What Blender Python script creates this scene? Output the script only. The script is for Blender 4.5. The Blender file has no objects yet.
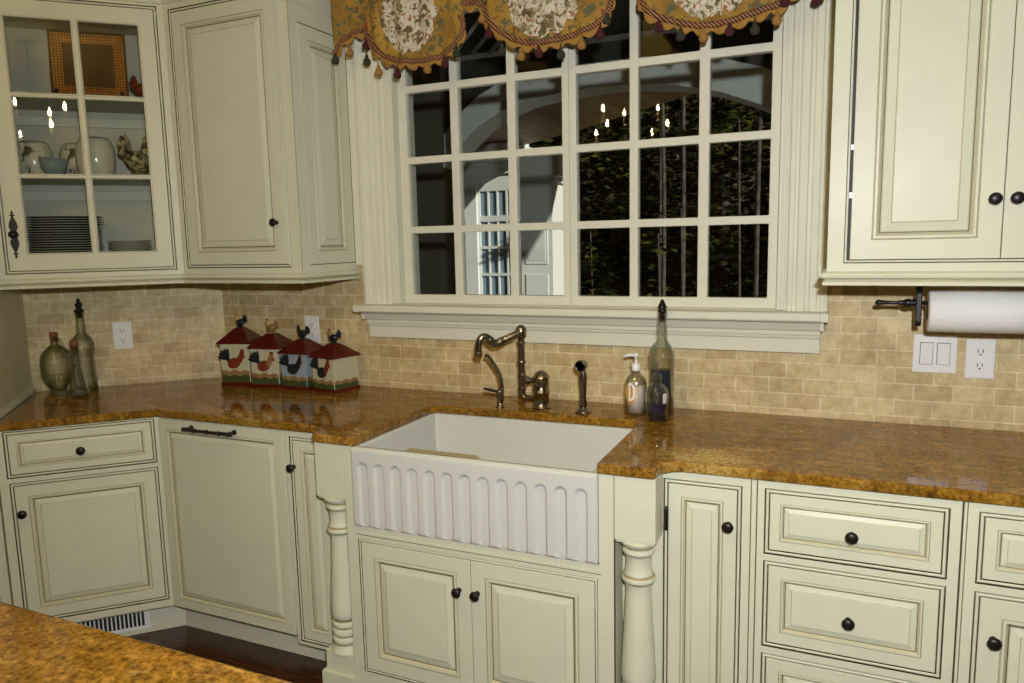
import bpy, bmesh, math, random
from mathutils import Matrix, Vector
PI = math.pi
rnd = random.Random(7)
SC = bpy.context.scene
COL = SC.collection

# ------------------------------------------------------------------ materials
def mat(name, color, rough=.5, metal=0., spec=.5, **kw):
    m = bpy.data.materials.new(name); m.use_nodes = True
    b = m.node_tree.nodes['Principled BSDF']
    b.inputs['Base Color'].default_value = (*color, 1)
    b.inputs['Roughness'].default_value = rough
    b.inputs['Metallic'].default_value = metal
    b.inputs['Specular IOR Level'].default_value = spec
    for k, v in kw.items():
        b.inputs[k.replace('_', ' ')].default_value = v
    return m
def N(m, typ, **kw):
    n = m.node_tree.nodes.new(typ)
    for k, v in kw.items(): setattr(n, k, v)
    return n
def L(m, a, b): m.node_tree.links.new(a, b)
def bsdf(m): return m.node_tree.nodes['Principled BSDF']
def ramp(m, fac, stops, interp='LINEAR'):
    r = N(m, 'ShaderNodeValToRGB'); cr = r.color_ramp; cr.interpolation = interp
    while len(cr.elements) < len(stops): cr.elements.new(.5)
    for e, (p, c) in zip(cr.elements, stops): e.position = p; e.color = (*c, 1)
    if fac is not None: L(m, fac, r.inputs['Fac'])
    return r.outputs['Color']
def noise(m, vec, scale, detail=4, rough=.55, dist=0):
    n = N(m, 'ShaderNodeTexNoise'); n.inputs['Scale'].default_value = scale; n.inputs['Detail'].default_value = detail
    n.inputs['Roughness'].default_value = rough; n.inputs['Distortion'].default_value = dist
    if vec is not None: L(m, vec, n.inputs['Vector'])
    return n.outputs['Fac']
def objco(m): return N(m, 'ShaderNodeTexCoord').outputs['Object']
def mix(m, fac, a, b, mode='MIX'):
    n = N(m, 'ShaderNodeMix', data_type='RGBA', blend_type=mode)
    for s, v in ((n.inputs[0], fac), (n.inputs[6], a), (n.inputs[7], b)):
        if isinstance(v, (int, float)): s.default_value = v
        elif isinstance(v, tuple): s.default_value = (*v, 1)
        else: L(m, v, s)
    return n.outputs[2]
def math_(m, op, a, b=0.):
    n = N(m, 'ShaderNodeMath', operation=op)
    for i, v in enumerate((a, b)):
        if isinstance(v, (int, float)): n.inputs[i].default_value = v
        else: L(m, v, n.inputs[i])
    return n.outputs[0]
def bump(m, h, strength=.3, dist=.002):
    n = N(m, 'ShaderNodeBump'); n.inputs['Strength'].default_value = strength; n.inputs['Distance'].default_value = dist
    L(m, h, n.inputs['Height']); L(m, n.outputs['Normal'], bsdf(m).inputs['Normal'])

def paint(name, c, var=.06, rough=.34):
    m = mat(name, c, rough, 0, .14)
    co = objco(m)
    f = noise(m, co, 9, 5)
    d = tuple(x*(1-var*2.2) for x in c)
    L(m, mix(m, f, c, d), bsdf(m).inputs['Base Color'])
    mp = N(m, 'ShaderNodeMapping'); mp.inputs['Scale'].default_value = (160, 160, 6); L(m, co, mp.inputs['Vector'])
    bump(m, noise(m, mp.outputs['Vector'], 1.5, 2), .08, .001)
    return m
CREAM = paint('cream_paint', (.69, .68, .515))
TRIMW = paint('trim_paint', (.72, .70, .565), .03)
GLAZE = mat('brown_glaze', (.075, .05, .022), .5)
GLAZE2 = mat('tan_glaze', (.36, .30, .16), .45)
WASH = paint('glaze_washed_paint', (.56, .525, .36))
INSIDE = mat('cabinet_interior', (.54, .51, .40), .5)
IRON = mat('black_iron', (.012, .010, .009), .38, .3)
WHITE = mat('white_plastic', (.80, .79, .75), .3)
DARK = mat('dark_slot', (.02, .018, .015), .6)
PORC = mat('porcelain', (.60, .605, .55), .13, 0, .5)
NICKEL = mat('bronzed_nickel', (.30, .265, .21), .17, 1.)
WALLP = mat('wall_paint', (.36, .29, .16), .6)
CEILP = mat('ceiling_paint', (.50, .45, .33), .7)
CORK = mat('cork', (.22, .07, .03), .7)
REDGL = mat('red_ceramic_glaze', (.085, .008, .006), .15)
CERW = mat('cream_ceramic', (.50, .46, .31), .2)
CERB = mat('blue_ceramic', (.28, .33, .38), .25)
BLK = mat('black_paint', (.012, .016, .02), .3)
REDP = mat('red_paint', (.17, .028, .012), .35)
GRNP = mat('green_paint', (.05, .065, .018), .35)
TANP = mat('tan_paint', (.26, .15, .05), .35)
YELP = mat('yellow_paint', (.5, .36, .1), .35)
PAPER = mat('paper_towel', (.80, .79, .74), .9)
bump(PAPER, noise(PAPER, objco(PAPER), 130, 2), .5, .003)
CARD = mat('cardboard', (.35, .25, .14), .9)

def granite():
    m = mat('gold_granite', (.3, .18, .06), .07, 0, .32)
    co = objco(m)
    mp = N(m, 'ShaderNodeMapping'); mp.inputs['Rotation'].default_value = (0, 0, .5); mp.inputs['Scale'].default_value = (1, 2.1, 1)
    L(m, co, mp.inputs['Vector'])
    big = noise(m, mp.outputs['Vector'], 1.9, 5, .62, 2.2)
    c1 = ramp(m, big, [(.28, (.080, .054, .019)), (.42, (.165, .113, .040)), (.50, (.225, .160, .062)), (.56, (.18, .105, .028)), (.62, (.32, .245, .12)), (.74, (.13, .08, .024))])
    mid = noise(m, mp.outputs['Vector'], 16, 8, .78, .8)
    c2 = ramp(m, mid, [(.33, (.035, .021, .009)), (.44, (.15, .085, .022)), (.54, (.27, .165, .048)), (.62, (.36, .25, .10)), (.70, (.62, .52, .33))])
    c = mix(m, .60, c1, c2)
    # the slab's own marks: a rusty vein, and a dark and a cream patch right of the sink
    sep = N(m, 'ShaderNodeSeparateXYZ'); L(m, co, sep.inputs[0]); wob = noise(m, co, 7, 5, .7)
    def soft(v, w0, w1): return ramp(m, v, [(w0, (1, 1, 1)), (w1, (0, 0, 0))])
    dv = math_(m, 'ABSOLUTE', math_(m, 'ADD', math_(m, 'SUBTRACT', math_(m, 'SUBTRACT', sep.outputs['X'], -.158), math_(m, 'MULTIPLY', math_(m, 'SUBTRACT', sep.outputs['Y'], 1.937), .40)), math_(m, 'MULTIPLY', math_(m, 'SUBTRACT', wob, .5), .22)))
    c = mix(m, math_(m, 'MULTIPLY', soft(dv, .004, .030), .60), c, (.115, .050, .012))
    def blot(x, y, rx, ry):
        dx = math_(m, 'DIVIDE', math_(m, 'SUBTRACT', sep.outputs['X'], x), rx); dy = math_(m, 'DIVIDE', math_(m, 'SUBTRACT', sep.outputs['Y'], y), ry)
        d = math_(m, 'SQRT', math_(m, 'ADD', math_(m, 'MULTIPLY', dx, dx), math_(m, 'MULTIPLY', dy, dy)))
        return soft(math_(m, 'ADD', d, math_(m, 'MULTIPLY', math_(m, 'SUBTRACT', mid, .5), 5.)), .2, 1.15)
    c = mix(m, math_(m, 'MULTIPLY', blot(-.33, 2.22, .13, .12), .55), c, (.045, .035, .022))
    c = mix(m, math_(m, 'MULTIPLY', blot(-.31, 2.02, .17, .10), .60), c, (.60, .56, .45))
    c = mix(m, math_(m, 'MULTIPLY', blot(-1.95, 2.02, .25, .08), .55), c, (.55, .46, .30))
    c = mix(m, math_(m, 'MULTIPLY', blot(-2.0, 2.16, .35, .12), .6), c, (.075, .040, .015))
    fine = noise(m, co, 95, 4, .75)
    c3 = ramp(m, fine, [(.34, (.14, .09, .035)), (.5, (.5, .5, .5)), (.70, (.90, .84, .70))])
    c = mix(m, .85, c, c3, 'OVERLAY')
    spots = noise(m, mp.outputs['Vector'], 5.5, 7, .78, .5)
    k = ramp(m, spots, [(.60, (0, 0, 0)), (.67, (1, 1, 1))])
    c = mix(m, math_(m, 'MULTIPLY', k, .75), c, (.030, .024, .018))
    pale = ramp(m, noise(m, mp.outputs['Vector'], 3.6, 8, .8, .8), [(.57, (0, 0, 0)), (.66, (1, 1, 1))])
    c = mix(m, math_(m, 'MULTIPLY', pale, math_(m, 'MULTIPLY', mid, 1.1)), c, (.60, .49, .29))
    c = mix(m, 1., c, (1.06, .84, .34), 'MULTIPLY')
    L(m, c, bsdf(m).inputs['Base Color'])
    return m
GRAN = granite()

def tile():
    m = mat('tumbled_travertine', (.5, .38, .22), .55)
    co = objco(m)
    s = N(m, 'ShaderNodeSeparateXYZ'); L(m, co, s.inputs[0])
    c = N(m, 'ShaderNodeCombineXYZ')
    L(m, s.outputs['X'], c.inputs['X']); L(m, s.outputs['Z'], c.inputs['Y'])
    wob = N(m, 'ShaderNodeVectorMath', operation='ADD')
    nv = N(m, 'ShaderNodeTexNoise'); nv.inputs['Scale'].default_value = 45; L(m, c.outputs[0], nv.inputs['Vector'])
    sc = N(m, 'ShaderNodeVectorMath', operation='SCALE'); sc.inputs['Scale'].default_value = .0032; L(m, nv.outputs['Color'], sc.inputs[0])
    L(m, c.outputs[0], wob.inputs[0]); L(m, sc.outputs[0], wob.inputs[1])
    b = N(m, 'ShaderNodeTexBrick'); b.offset = .5
    for k, v in (('Scale', 1.), ('Mortar Size', .0030), ('Mortar Smooth', .35), ('Brick Width', .1077), ('Row Height', .0522), ('Bias', -.1)):
        b.inputs[k].default_value = v
    b.inputs['Color1'].default_value = (.69, .58, .33, 1); b.inputs['Color2'].default_value = (.545, .43, .22, 1)
    b.inputs['Mortar'].default_value = (.80, .70, .47, 1)
    L(m, wob.outputs[0], b.inputs['Vector'])
    mott = ramp(m, noise(m, co, 34, 6, .7), [(.35, (.70, .63, .50)), (.6, (1, 1, 1))])
    mot2 = ramp(m, noise(m, co, 7, 3), [(.35, (.85, .82, .76)), (.65, (1.05, 1.03, 1.0))])
    L(m, mix(m, 1., mix(m, .8, b.outputs['Color'], mott, 'MULTIPLY'), mot2, 'MULTIPLY'), bsdf(m).inputs['Base Color'])
    h = math_(m, 'SUBTRACT', math_(m, 'MULTIPLY', noise(m, co, 60, 4), .35), b.outputs['Fac'])
    bump(m, h, .55, .003)
    return m
TILE = tile()

def floorwood():
    m = mat('dark_wood', (.06, .02, .008), .22)
    co = objco(m)
    mp = N(m, 'ShaderNodeMapping'); mp.inputs['Rotation'].default_value = (0, 0, .0); L(m, co, mp.inputs['Vector'])
    b = N(m, 'ShaderNodeTexBrick'); b.offset = .37
    for k, v in (('Scale', 1.), ('Mortar Size', .0012), ('Brick Width', 1.1), ('Row Height', .085)): b.inputs[k].default_value = v
    b.inputs['Color1'].default_value = (.075, .026, .008, 1); b.inputs['Color2'].default_value = (.045, .015, .005, 1); b.inputs['Mortar'].default_value = (.01, .004, .002, 1)
    L(m, mp.outputs['Vector'], b.inputs['Vector'])
    mp2 = N(m, 'ShaderNodeMapping'); mp2.inputs['Scale'].default_value = (3, 26, 1); L(m, co, mp2.inputs['Vector'])
    g = ramp(m, noise(m, mp2.outputs['Vector'], 2.5, 6, .6, 1.5), [(.35, (.35, .3, .3)), (.65, (1.4, 1.3, 1.2))])
    L(m, mix(m, 1., b.outputs['Color'], g, 'MULTIPLY'), bsdf(m).inputs['Base Color'])
    return m
FLOORM = floorwood()

def pane_mat(name, tint=(1, 1, 1), f=1.0):
    m = bpy.data.materials.new(name); m.use_nodes = True; nt = m.node_tree
    nt.nodes.remove(bsdf(m)); out = nt.nodes['Material Output']
    t = N(m, 'ShaderNodeBsdfTransparent'); t.inputs[0].default_value = (*tint, 1)
    g = N(m, 'ShaderNodeBsdfGlossy'); g.inputs['Roughness'].default_value = 0.0
    fr = N(m, 'ShaderNodeFresnel'); g_ = N(m, 'ShaderNodeNewGeometry'); L(m, math_(m, 'ADD', 1.5, math_(m, 'MULTIPLY', g_.outputs['Backfacing'], 1/1.5-1.5)), fr.inputs['IOR'])
    mx = N(m, 'ShaderNodeMixShader')
    L(m, math_(m, 'MULTIPLY', fr.outputs[0], f), mx.inputs[0]); L(m, t.outputs[0], mx.inputs[1]); L(m, g.outputs[0], mx.inputs[2]); L(m, mx.outputs[0], out.inputs[0])
    return m
PANE = pane_mat('window_glass', (.93, .95, .93))
def glass(name, c, edge, relief=.15):
    m = pane_mat(name, c, 2.2)
    t = next(n for n in m.node_tree.nodes if n.type == 'BSDF_TRANSPARENT'); lw = N(m, 'ShaderNodeLayerWeight'); lw.inputs[0].default_value = .45
    L(m, mix(m, lw.outputs['Facing'], c, edge), t.inputs[0])
    g = next(n for n in m.node_tree.nodes if n.type == 'BSDF_GLOSSY'); g.inputs['Roughness'].default_value = .06
    b = N(m, 'ShaderNodeBump'); b.inputs['Strength'].default_value = relief; b.inputs['Distance'].default_value = .004; L(m, noise(m, objco(m), 75, 2), b.inputs['Height']); L(m, b.outputs[0], g.inputs['Normal']); return m
GLS = glass('clear_bottle_glass', (.98, .985, .975), (.66, .72, .66))
GLSJ = glass('old_bottle_glass', (.975, .98, .945), (.38, .41, .28), 1.)
BLUEL = mat('blue_liquid', (.003, .028, .055), .1)
NAVYL = mat('dark_blue_soap', (.003, .014, .050), .1)
LOTION = mat('pink_lotion', (.85, .68, .58), .25)
ORNG = mat('orange_label', (.72, .36, .06), .4)
LABW = mat('white_label', (.8, .78, .72), .4)

# ------------------------------------------------------------------ geometry
WM = {}
class MB:
    def __init__(s, *mats, xf=None):
        s.mats = mats; s.v = []; s.f = []; s.m = []; s.s = []; s.xf = xf
    def add(s, vs, fs, mi=0, smooth=False):
        o = len(s.v)
        s.v += [tuple(s.xf @ Vector(v)) if s.xf else tuple(v) for v in vs]
        for i, f in enumerate(fs):
            s.f.append([o+k for k in f]); s.m.append(mi[i] if isinstance(mi, list) else mi); s.s.append(smooth)
    def box(s, x0, x1, y0, y1, z0, z1, mi=0):
        s.prism([(x0, y0), (x1, y0), (x1, y1), (x0, y1)], z0, z1, mi)
    def prism(s, poly, z0, z1, mi=0):
        n = len(poly)
        vs = [(x, y, z0) for x, y in poly]+[(x, y, z1) for x, y in poly]
        fs = [list(range(n))[::-1], list(range(n, 2*n))]+[[i, (i+1) % n, n+(i+1) % n, n+i] for i in range(n)]
        s.add(vs, fs, mi)
    def quad(s, a, b, c, d, mi=0): s.add([a, b, c, d], [[0, 1, 2, 3]], mi)
    def bands(s, x0, x1, z0, z1, seq, mi_center=0, fill=True):
        """nested rectangles: seq of (inset, y, material of the band that leads to it)"""
        prev = None
        for ins, y, mi in seq:
            r = [(x0+ins, y, z0+ins), (x1-ins, y, z0+ins), (x1-ins, y, z1-ins), (x0+ins, y, z1-ins)]
            if prev:
                for i in range(4): s.add([prev[i], prev[(i+1) % 4], r[(i+1) % 4], r[i]], [[0, 1, 2, 3]], mi)
            prev = r
        if fill: s.add(prev, [[0, 1, 2, 3]], mi_center)
    def holes(s, x0, x1, z0, z1, ops, yf, yb, mi=0, mi_side=1, back=False):
        """a slab front at yf pierced by rectangular openings"""
        xs = sorted({x0, x1, *[o[0] for o in ops], *[o[1] for o in ops]}); zs = sorted({z0, z1, *[o[2] for o in ops], *[o[3] for o in ops]})
        for i in range(len(xs)-1):
            for j in range(len(zs)-1):
                cx, cz = (xs[i]+xs[i+1])/2, (zs[j]+zs[j+1])/2
                if any(o[0] < cx < o[1] and o[2] < cz < o[3] for o in ops): continue
                for y in ((yf, yb) if back else (yf,)):
                    s.quad((xs[i], y, zs[j]), (xs[i+1], y, zs[j]), (xs[i+1], y, zs[j+1]), (xs[i], y, zs[j+1]), mi)
        for o, k in [(o, mi_side) for o in ops]+[((x0, x1, z0, z1), mi)]:
            c = [(o[0], o[2]), (o[1], o[2]), (o[1], o[3]), (o[0], o[3])]
            for i in range(4):
                a, b = c[i], c[(i+1) % 4]
                s.quad((a[0], yf, a[1]), (b[0], yf, b[1]), (b[0], yb, b[1]), (a[0], yb, a[1]), k)
    def lathe(s, prof, c=(0, 0, 0), seg=24, mi=0, axis='z', smooth=True, bumpf=None, mis=None):
        n = len(prof); vs = []; fs = []; ms = []
        for i, (r, h) in enumerate(prof):
            for k in range(seg):
                a = 2*PI*k/seg; rr = r*(bumpf(a, h) if bumpf else 1)
                p = (rr*math.cos(a), rr*math.sin(a), h)
                if axis == 'x': p = (p[2], p[0], p[1])
                elif axis == 'y': p = (p[0], -p[2], p[1])
                vs.append((c[0]+p[0], c[1]+p[1], c[2]+p[2]))
        for i in range(n-1):
            for k in range(seg):
                fs.append([i*seg+k, i*seg+(k+1) % seg, (i+1)*seg+(k+1) % seg, (i+1)*seg+k]); ms.append(mis[i] if mis else mi)
        if prof[0][0] > 1e-6: fs.append(list(range(seg))[::-1]); ms.append(mis[0] if mis else mi)
        if prof[-1][0] > 1e-6: fs.append([(n-1)*seg+k for k in range(seg)]); ms.append(mis[-1] if mis else mi)
        s.add(vs, fs, ms, smooth)
    def tube(s, pts, r, seg=12, mi=0, smooth=True, flat=1.):
        P = [Vector(p) for p in pts]; n = len(P); R = r if isinstance(r, (list, tuple)) else [r]*n
        vs = []; fs = []; nrm = None
        for i, p in enumerate(P):
            t = (P[min(i+1, n-1)]-P[max(i-1, 0)]).normalized()
            if nrm is None: nrm = t.cross(Vector((0, 0, 1)) if abs(t.z) < .9 else Vector((1, 0, 0))).normalized()
            else: nrm = (nrm-t*nrm.dot(t)).normalized()
            b = t.cross(nrm)
            for k in range(seg):
                a = 2*PI*k/seg; vs.append(p+R[i]*(math.cos(a)*nrm+flat*math.sin(a)*b))
        for i in range(n-1):
            for k in range(seg): fs.append([i*seg+k, i*seg+(k+1) % seg, (i+1)*seg+(k+1) % seg, (i+1)*seg+k])
        fs += [list(range(seg))[::-1], [(n-1)*seg+k for k in range(seg)]]
        s.add(vs, fs, mi, smooth)
    def blob(s, c, r, mi=0, rot=None, seg=14, rings=9, squash=None):
        M = rot or Matrix.Identity(3); vs = []; fs = []
        for i in range(rings+1):
            th = PI*i/rings
            for k in range(seg):
                a = 2*PI*k/seg; v = Vector((r[0]*math.sin(th)*math.cos(a), r[1]*math.sin(th)*math.sin(a), r[2]*math.cos(th)))
                vs.append(Vector(c)+M @ v)
        for i in range(rings):
            for k in range(seg): fs.append([i*seg+k, i*seg+(k+1) % seg, (i+1)*seg+(k+1) % seg, (i+1)*seg+k])
        s.add(vs, fs, mi, True)
    def sweep(s, path, prof, i0=0, i1=None, mi=0, mis=None):
        """mitred run of a closed profile (outward, z) along a plan path; outward is right of travel"""
        n = len(path); i1 = n-1 if i1 is None else i1
        P = [Vector((x, y)) for x, y in path]; vs = []; m = len(prof)
        for i in range(i0, i1+1):
            d0 = (P[i]-P[i-1]).normalized() if i > 0 else None; d1 = (P[i+1]-P[i]).normalized() if i < n-1 else None
            d0 = d0 or d1; d1 = d1 or d0
            n0, n1 = Vector((d0.y, -d0.x)), Vector((d1.y, -d1.x)); mt = (n0+n1); mt = mt/(mt.dot(n0))
            for o, z in prof: q = P[i]+mt*o; vs.append((q.x, q.y, z))
        fs = []; ms = []
        for i in range(i1-i0):
            for k in range(m): fs.append([i*m+k, i*m+(k+1) % m, (i+1)*m+(k+1) % m, (i+1)*m+k]); ms.append(mis[k] if mis else mi)
        fs += [list(range(m)), [(i1-i0)*m+k for k in range(m)][::-1]]; ms += [mi, mi]
        s.add(vs, fs, ms)
    def build(s, name, parent=None, bevel=0, seg=2, world=False, sub=0, weld=False):
        vs = s.v
        if world and parent is not None:
            inv = WM.get(parent.name, Matrix.Identity(4)).inverted(); vs = [tuple(inv @ Vector(v)) for v in vs]
        me = bpy.data.meshes.new(name); me.from_pydata(vs, [], s.f)
        for m in s.mats: me.materials.append(m)
        for p, mi, sm in zip(me.polygons, s.m, s.s): p.material_index = mi; p.use_smooth = sm
        bm = bmesh.new(); bm.from_mesh(me)
        if weld: bmesh.ops.remove_doubles(bm, verts=bm.verts, dist=1e-5)
        bmesh.ops.recalc_face_normals(bm, faces=bm.faces); bm.to_mesh(me); bm.free()
        o = bpy.data.objects.new(name, me); COL.objects.link(o)
        if parent is not None: o.parent = parent; WM[o.name] = WM.get(parent.name, Matrix.Identity(4))
        if bevel:
            b = o.modifiers.new('bevel', 'BEVEL'); b.width = bevel; b.segments = seg; b.limit_method = 'ANGLE'; b.angle_limit = .6
        if sub:
            b = o.modifiers.new('sub', 'SUBSURF'); b.levels = b.render_levels = sub
        return o
def tag(o, label=None, cat=None, group=None, kind=None):
    for k, v in (('label', label), ('category', cat), ('group', group), ('kind', kind)):
        if v: o[k] = v
    return o
def T(name, label, cat, loc=(0, 0, 0), rz=0, group=None, kind=None):
    o = bpy.data.objects.new(name, None); o.empty_display_size = .05; COL.objects.link(o)
    o.location = loc; o.rotation_euler = (0, 0, rz)
    WM[o.name] = Matrix.Translation(loc) @ Matrix.Rotation(rz, 4, 'Z')
    return tag(o, label, cat, group, kind)
def S(o): o['kind'] = 'structure'; return o
def copy_tree(o, parent=None):
    c = o.copy(); COL.objects.link(c); c.parent = parent
    for ch in list(o.children): copy_tree(ch, c)
    return c
def crv(pts, k=8):
    """Catmull-Rom through points of any dimension"""
    P = [Vector(p) for p in pts]; P = [P[0]*2-P[1]]+P+[P[-1]*2-P[-2]]; out = []
    for i in range(1, len(P)-2):
        a, b, c, d = P[i-1:i+3]
        for j in range(k):
            t = j/k; out.append(.5*((2*b)+(c-a)*t+(2*a-5*b+4*c-d)*t*t+(3*b-a-3*c+d)*t**3))
    out.append(P[-2]); return out

# ------------------------------------------------------------------ cabinet kit (local: x along the face, -y out, z up)
def door_profile(s, yb=.0055):
    q = [(0, yb, 0), (0, .0012, 0), (.0012, 0, 0)]
    for i, y, m in ((.050, 0, 0), (.0508, .0014, 2), (.0520, .0014, 2), (.0545, -.0016, 3), (.0600, -.0016, 0), (.0640, .002, 3), (.0675, .0062, 3), (.0682, .0072, 2),
                    (.0700, .0072, 1), (.0708, .0070, 2), (.073, .0066, 3), (.094, .0012, 0), (.0956, .0017, 2), (.0970, .0008, 0)):
        q.append((i*s, y*(.6+.4*s), m))
    return q
def panel_door(root, name, x0, x1, z0, z1, s=1., dy=0.):
    mb = MB(CREAM, GLAZE, GLAZE2, WASH, xf=Matrix.Translation((0, dy, 0)))
    mb.bands(x0, x1, z0, z1, door_profile(s))
    return mb.build(name, root)
_knob = None
def knob(parent, x, z, dy=0.):
    global _knob
    if _knob is None:
        mb = MB(IRON)
        mb.lathe([(.0085, 0), (.0085, .002), (.0055, .004), (.005, .012), (.0075, .015), (.0135, .0175), (.0155, .021), (.0150, .025), (.0115, .0285), (.006, .030), (0, .0305)], axis='y', seg=20)
        _knob = mb.build('knob', parent); o = _knob
    else:
        o = _knob.copy(); COL.objects.link(o); o.parent = parent
    o.location = (x, dy, z); return o
def face(root, x0, x1, z0, z1, ops, carcass=None, extra=None, beads=True, back=True):
    """face frame: stiles and rails around the openings with a beaded, glazed edge"""
    g = .003; w = .0138
    mb = MB(CREAM, GLAZE)
    big = [(a-w, b+w, c-w, d+w) for a, b, c, d in ops]
    mb.holes(x0, x1, z0, z1, big, 0, .008, 0, 1)
    for a, b, c, d in ops:
        if back: mb.quad((a-w, .0075, c-w), (b+w, .0075, c-w), (b+w, .0075, d+w), (a-w, .0075, d+w), 1)
        mb.bands(a-.0100, b+.0100, c-.0100, d+.0100, [(0, .0075, 0), (0, .001, 0), (.002, -.0008, 0), (.005, -.0008, 0), (.0068, .001, 0), (.0068, .0075, 1)], fill=False)
    f = mb.build('face_frame', root)
    if carcass:
        mb = MB(CREAM, GLAZE2); mb.prism(carcass, z0, z1, 0); mb.build('carcass', root)
    return f

R45 = PI/4
YB = 1.965            # base cabinet faces on the window wall
# ---- setting
def room():
    mb = MB(WALLP)
    x0, x1, z0, z1 = -1.69, -.175, 1.235, 2.70
    mb.box(-2.63, x0, 2.61, 2.76, 0, 2.85); mb.box(x1, 2.2, 2.61, 2.76, 0, 2.85); mb.box(x0, x1, 2.61, 2.76, 0, z0); mb.box(x0, x1, 2.61, 2.76, z1, 2.85)
    S(mb.build('wall_back'))
    mb = MB(WALLP); mb.prism([(-2.63, 2.61), (-4.2, 1.04), (-4.3, 1.14), (-2.63, 2.81)], 0, 2.85); S(mb.build('wall_corner'))
    mb = MB(WALLP); mb.box(-4.3, -4.2, -4.5, 1.04, 0, 2.85); S(mb.build('wall_left'))
    mb = MB(WALLP); mb.box(2.2, 2.3, -4.5, 2.61, 0, 2.85); S(mb.build('wall_right'))
    mb = MB(WALLP); mb.box(-4.3, 2.3, -4.6, -4.5, 0, 2.85); S(mb.build('wall_rear'))
    mb = MB(CEILP); mb.box(-4.4, 2.4, -4.7, 2.95, 2.85, 2.95); S(mb.build('ceiling'))
    mb = MB(FLOORM); mb.box(-4.3, 2.3, -4.6, 2.76, -.06, 0); S(mb.build('floor'))
    # tiled splashback on the two walls
    mb = MB(TILE)
    mb.box(-2.6267, -1.80, 2.602, 2.6098, .9142, 1.43); mb.box(-1.80, -.045, 2.602, 2.6098, .9142, 1.20); mb.box(-.045, 1.2, 2.602, 2.6098, .9142, 1.43)
    S(mb.build('trim_1'))
    o = bpy.data.objects.new('trim_2', None)
    mb = MB(TILE); mb.box(-.80, -.0035, -.008, -.0002, .9142, 1.43); t = S(mb.build('trim_2')); t.location = (-2.63, 2.61, 0); t.rotation_euler = (0, 0, R45)
    bpy.data.objects.remove(o)
room()

# ---- window
def casing(x0, x1, flip, name):
    w = x1-x0
    p = [(0, 0), (0, -.030), (.012, -.034), (.018, -.034), (.021, -.029), (.030, -.028), (.034, -.024), (.052, -.022), (.056, -.027), (.066, -.027), (.070, -.022), (.092, -.021), (.097, -.0165), (.104, -.0165),
         (.108, -.020), (.120, -.020), (.126, -.014), (w, -.014), (w, 0)]
    if flip: p = [(w-a, b) for a, b in p][::-1]
    mb = MB(TRIMW)
    if not flip: mb.box(-1.8635, x0+.001, 2.590, 2.6095, 1.4310, 2.79)
    mb.prism([(x0+a, 2.6095+b) for a, b in p], 1.2685, 2.79); return S(mb.build(name))
casing(-1.825, -1.687, False, 'trim_3'); casing(-.180, -.045, True, 'trim_4')
def window():
    w = T('window_1', None, None, (-.93, 2.66, 1.25), 0, None, 'structure')
    mb = MB(TRIMW)
    mb.box(-1.6895, -1.655, 2.592, 2.755, 1.2705, 2.6995); mb.box(-.200, -.1755, 2.592, 2.755, 1.2705, 2.6995); mb.box(-1.655, -.2, 2.592, 2.755, 2.665, 2.6995)
    mb.box(-1.6895, -1.676, 2.588, 2.592, 1.2705, 2.6995); mb.box(-.187, -.1755, 2.588, 2.592, 1.2705, 2.6995)
    S(mb.build('window_frame', w, .002, world=True))
    cols = [(-1.617, -1.419, -1.385, -1.177, -1.143, -.958), (-.903, -.706, -.675, -.465, -.430, -.233)]
    zs = [1.306+.2755*i for i in range(5)]
    for c, (e0, e1) in zip(cols, ((-1.6535, -.9312), (-.9298, -.2015))):
        ops = []
        for i in range(3):
            for z in zs: ops.append((c[2*i], c[2*i+1], z, min(z+.2475, 2.655)))
        mb = MB(TRIMW); mb.holes(e0, e1, 1.271, 2.664, ops, 2.632, 2.668, 0, 0, True); o = mb.build('sash', w, .003, world=True, weld=True); S(o)
        mb = MB(PANE); mb.box(e0+.02, e1-.02, 2.648, 2.652, 1.29, 2.65); S(mb.build('glass', w, world=True))
window()
def sill():
    mb = MB(TRIMW)
    pr = [(0, 1.2685), (.0, 1.131), (.022, 1.131), (.024, 1.178), (.030, 1.180), (.033, 1.190), (.036, 1.192), (.038, 1.206), (.046, 1.208), (.050, 1.214), (.066, 1.238), (.092, 1.2395), (.098, 1.246), (.098, 1.262), (.092, 1.2685)]
    mb.sweep([(-1.806, 2.6018), (-.062, 2.6018)], pr)
    # returns at both ends
    mb.box(-1.832, -1.806, 2.506, 2.6019, 1.2405, 1.2685); mb.box(-.062, -.038, 2.506, 2.6019, 1.2405, 1.2685)
    mb.box(-1.818, -1.806, 2.545, 2.6019, 1.207, 1.2405); mb.box(-.062, -.051, 2.545, 2.6019, 1.207, 1.2405)
    mb.box(-1.69, -.175, 2.60, 2.66, 1.236, 1.2705)
    S(mb.build('trim_5', None, .003))
sill()

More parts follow.
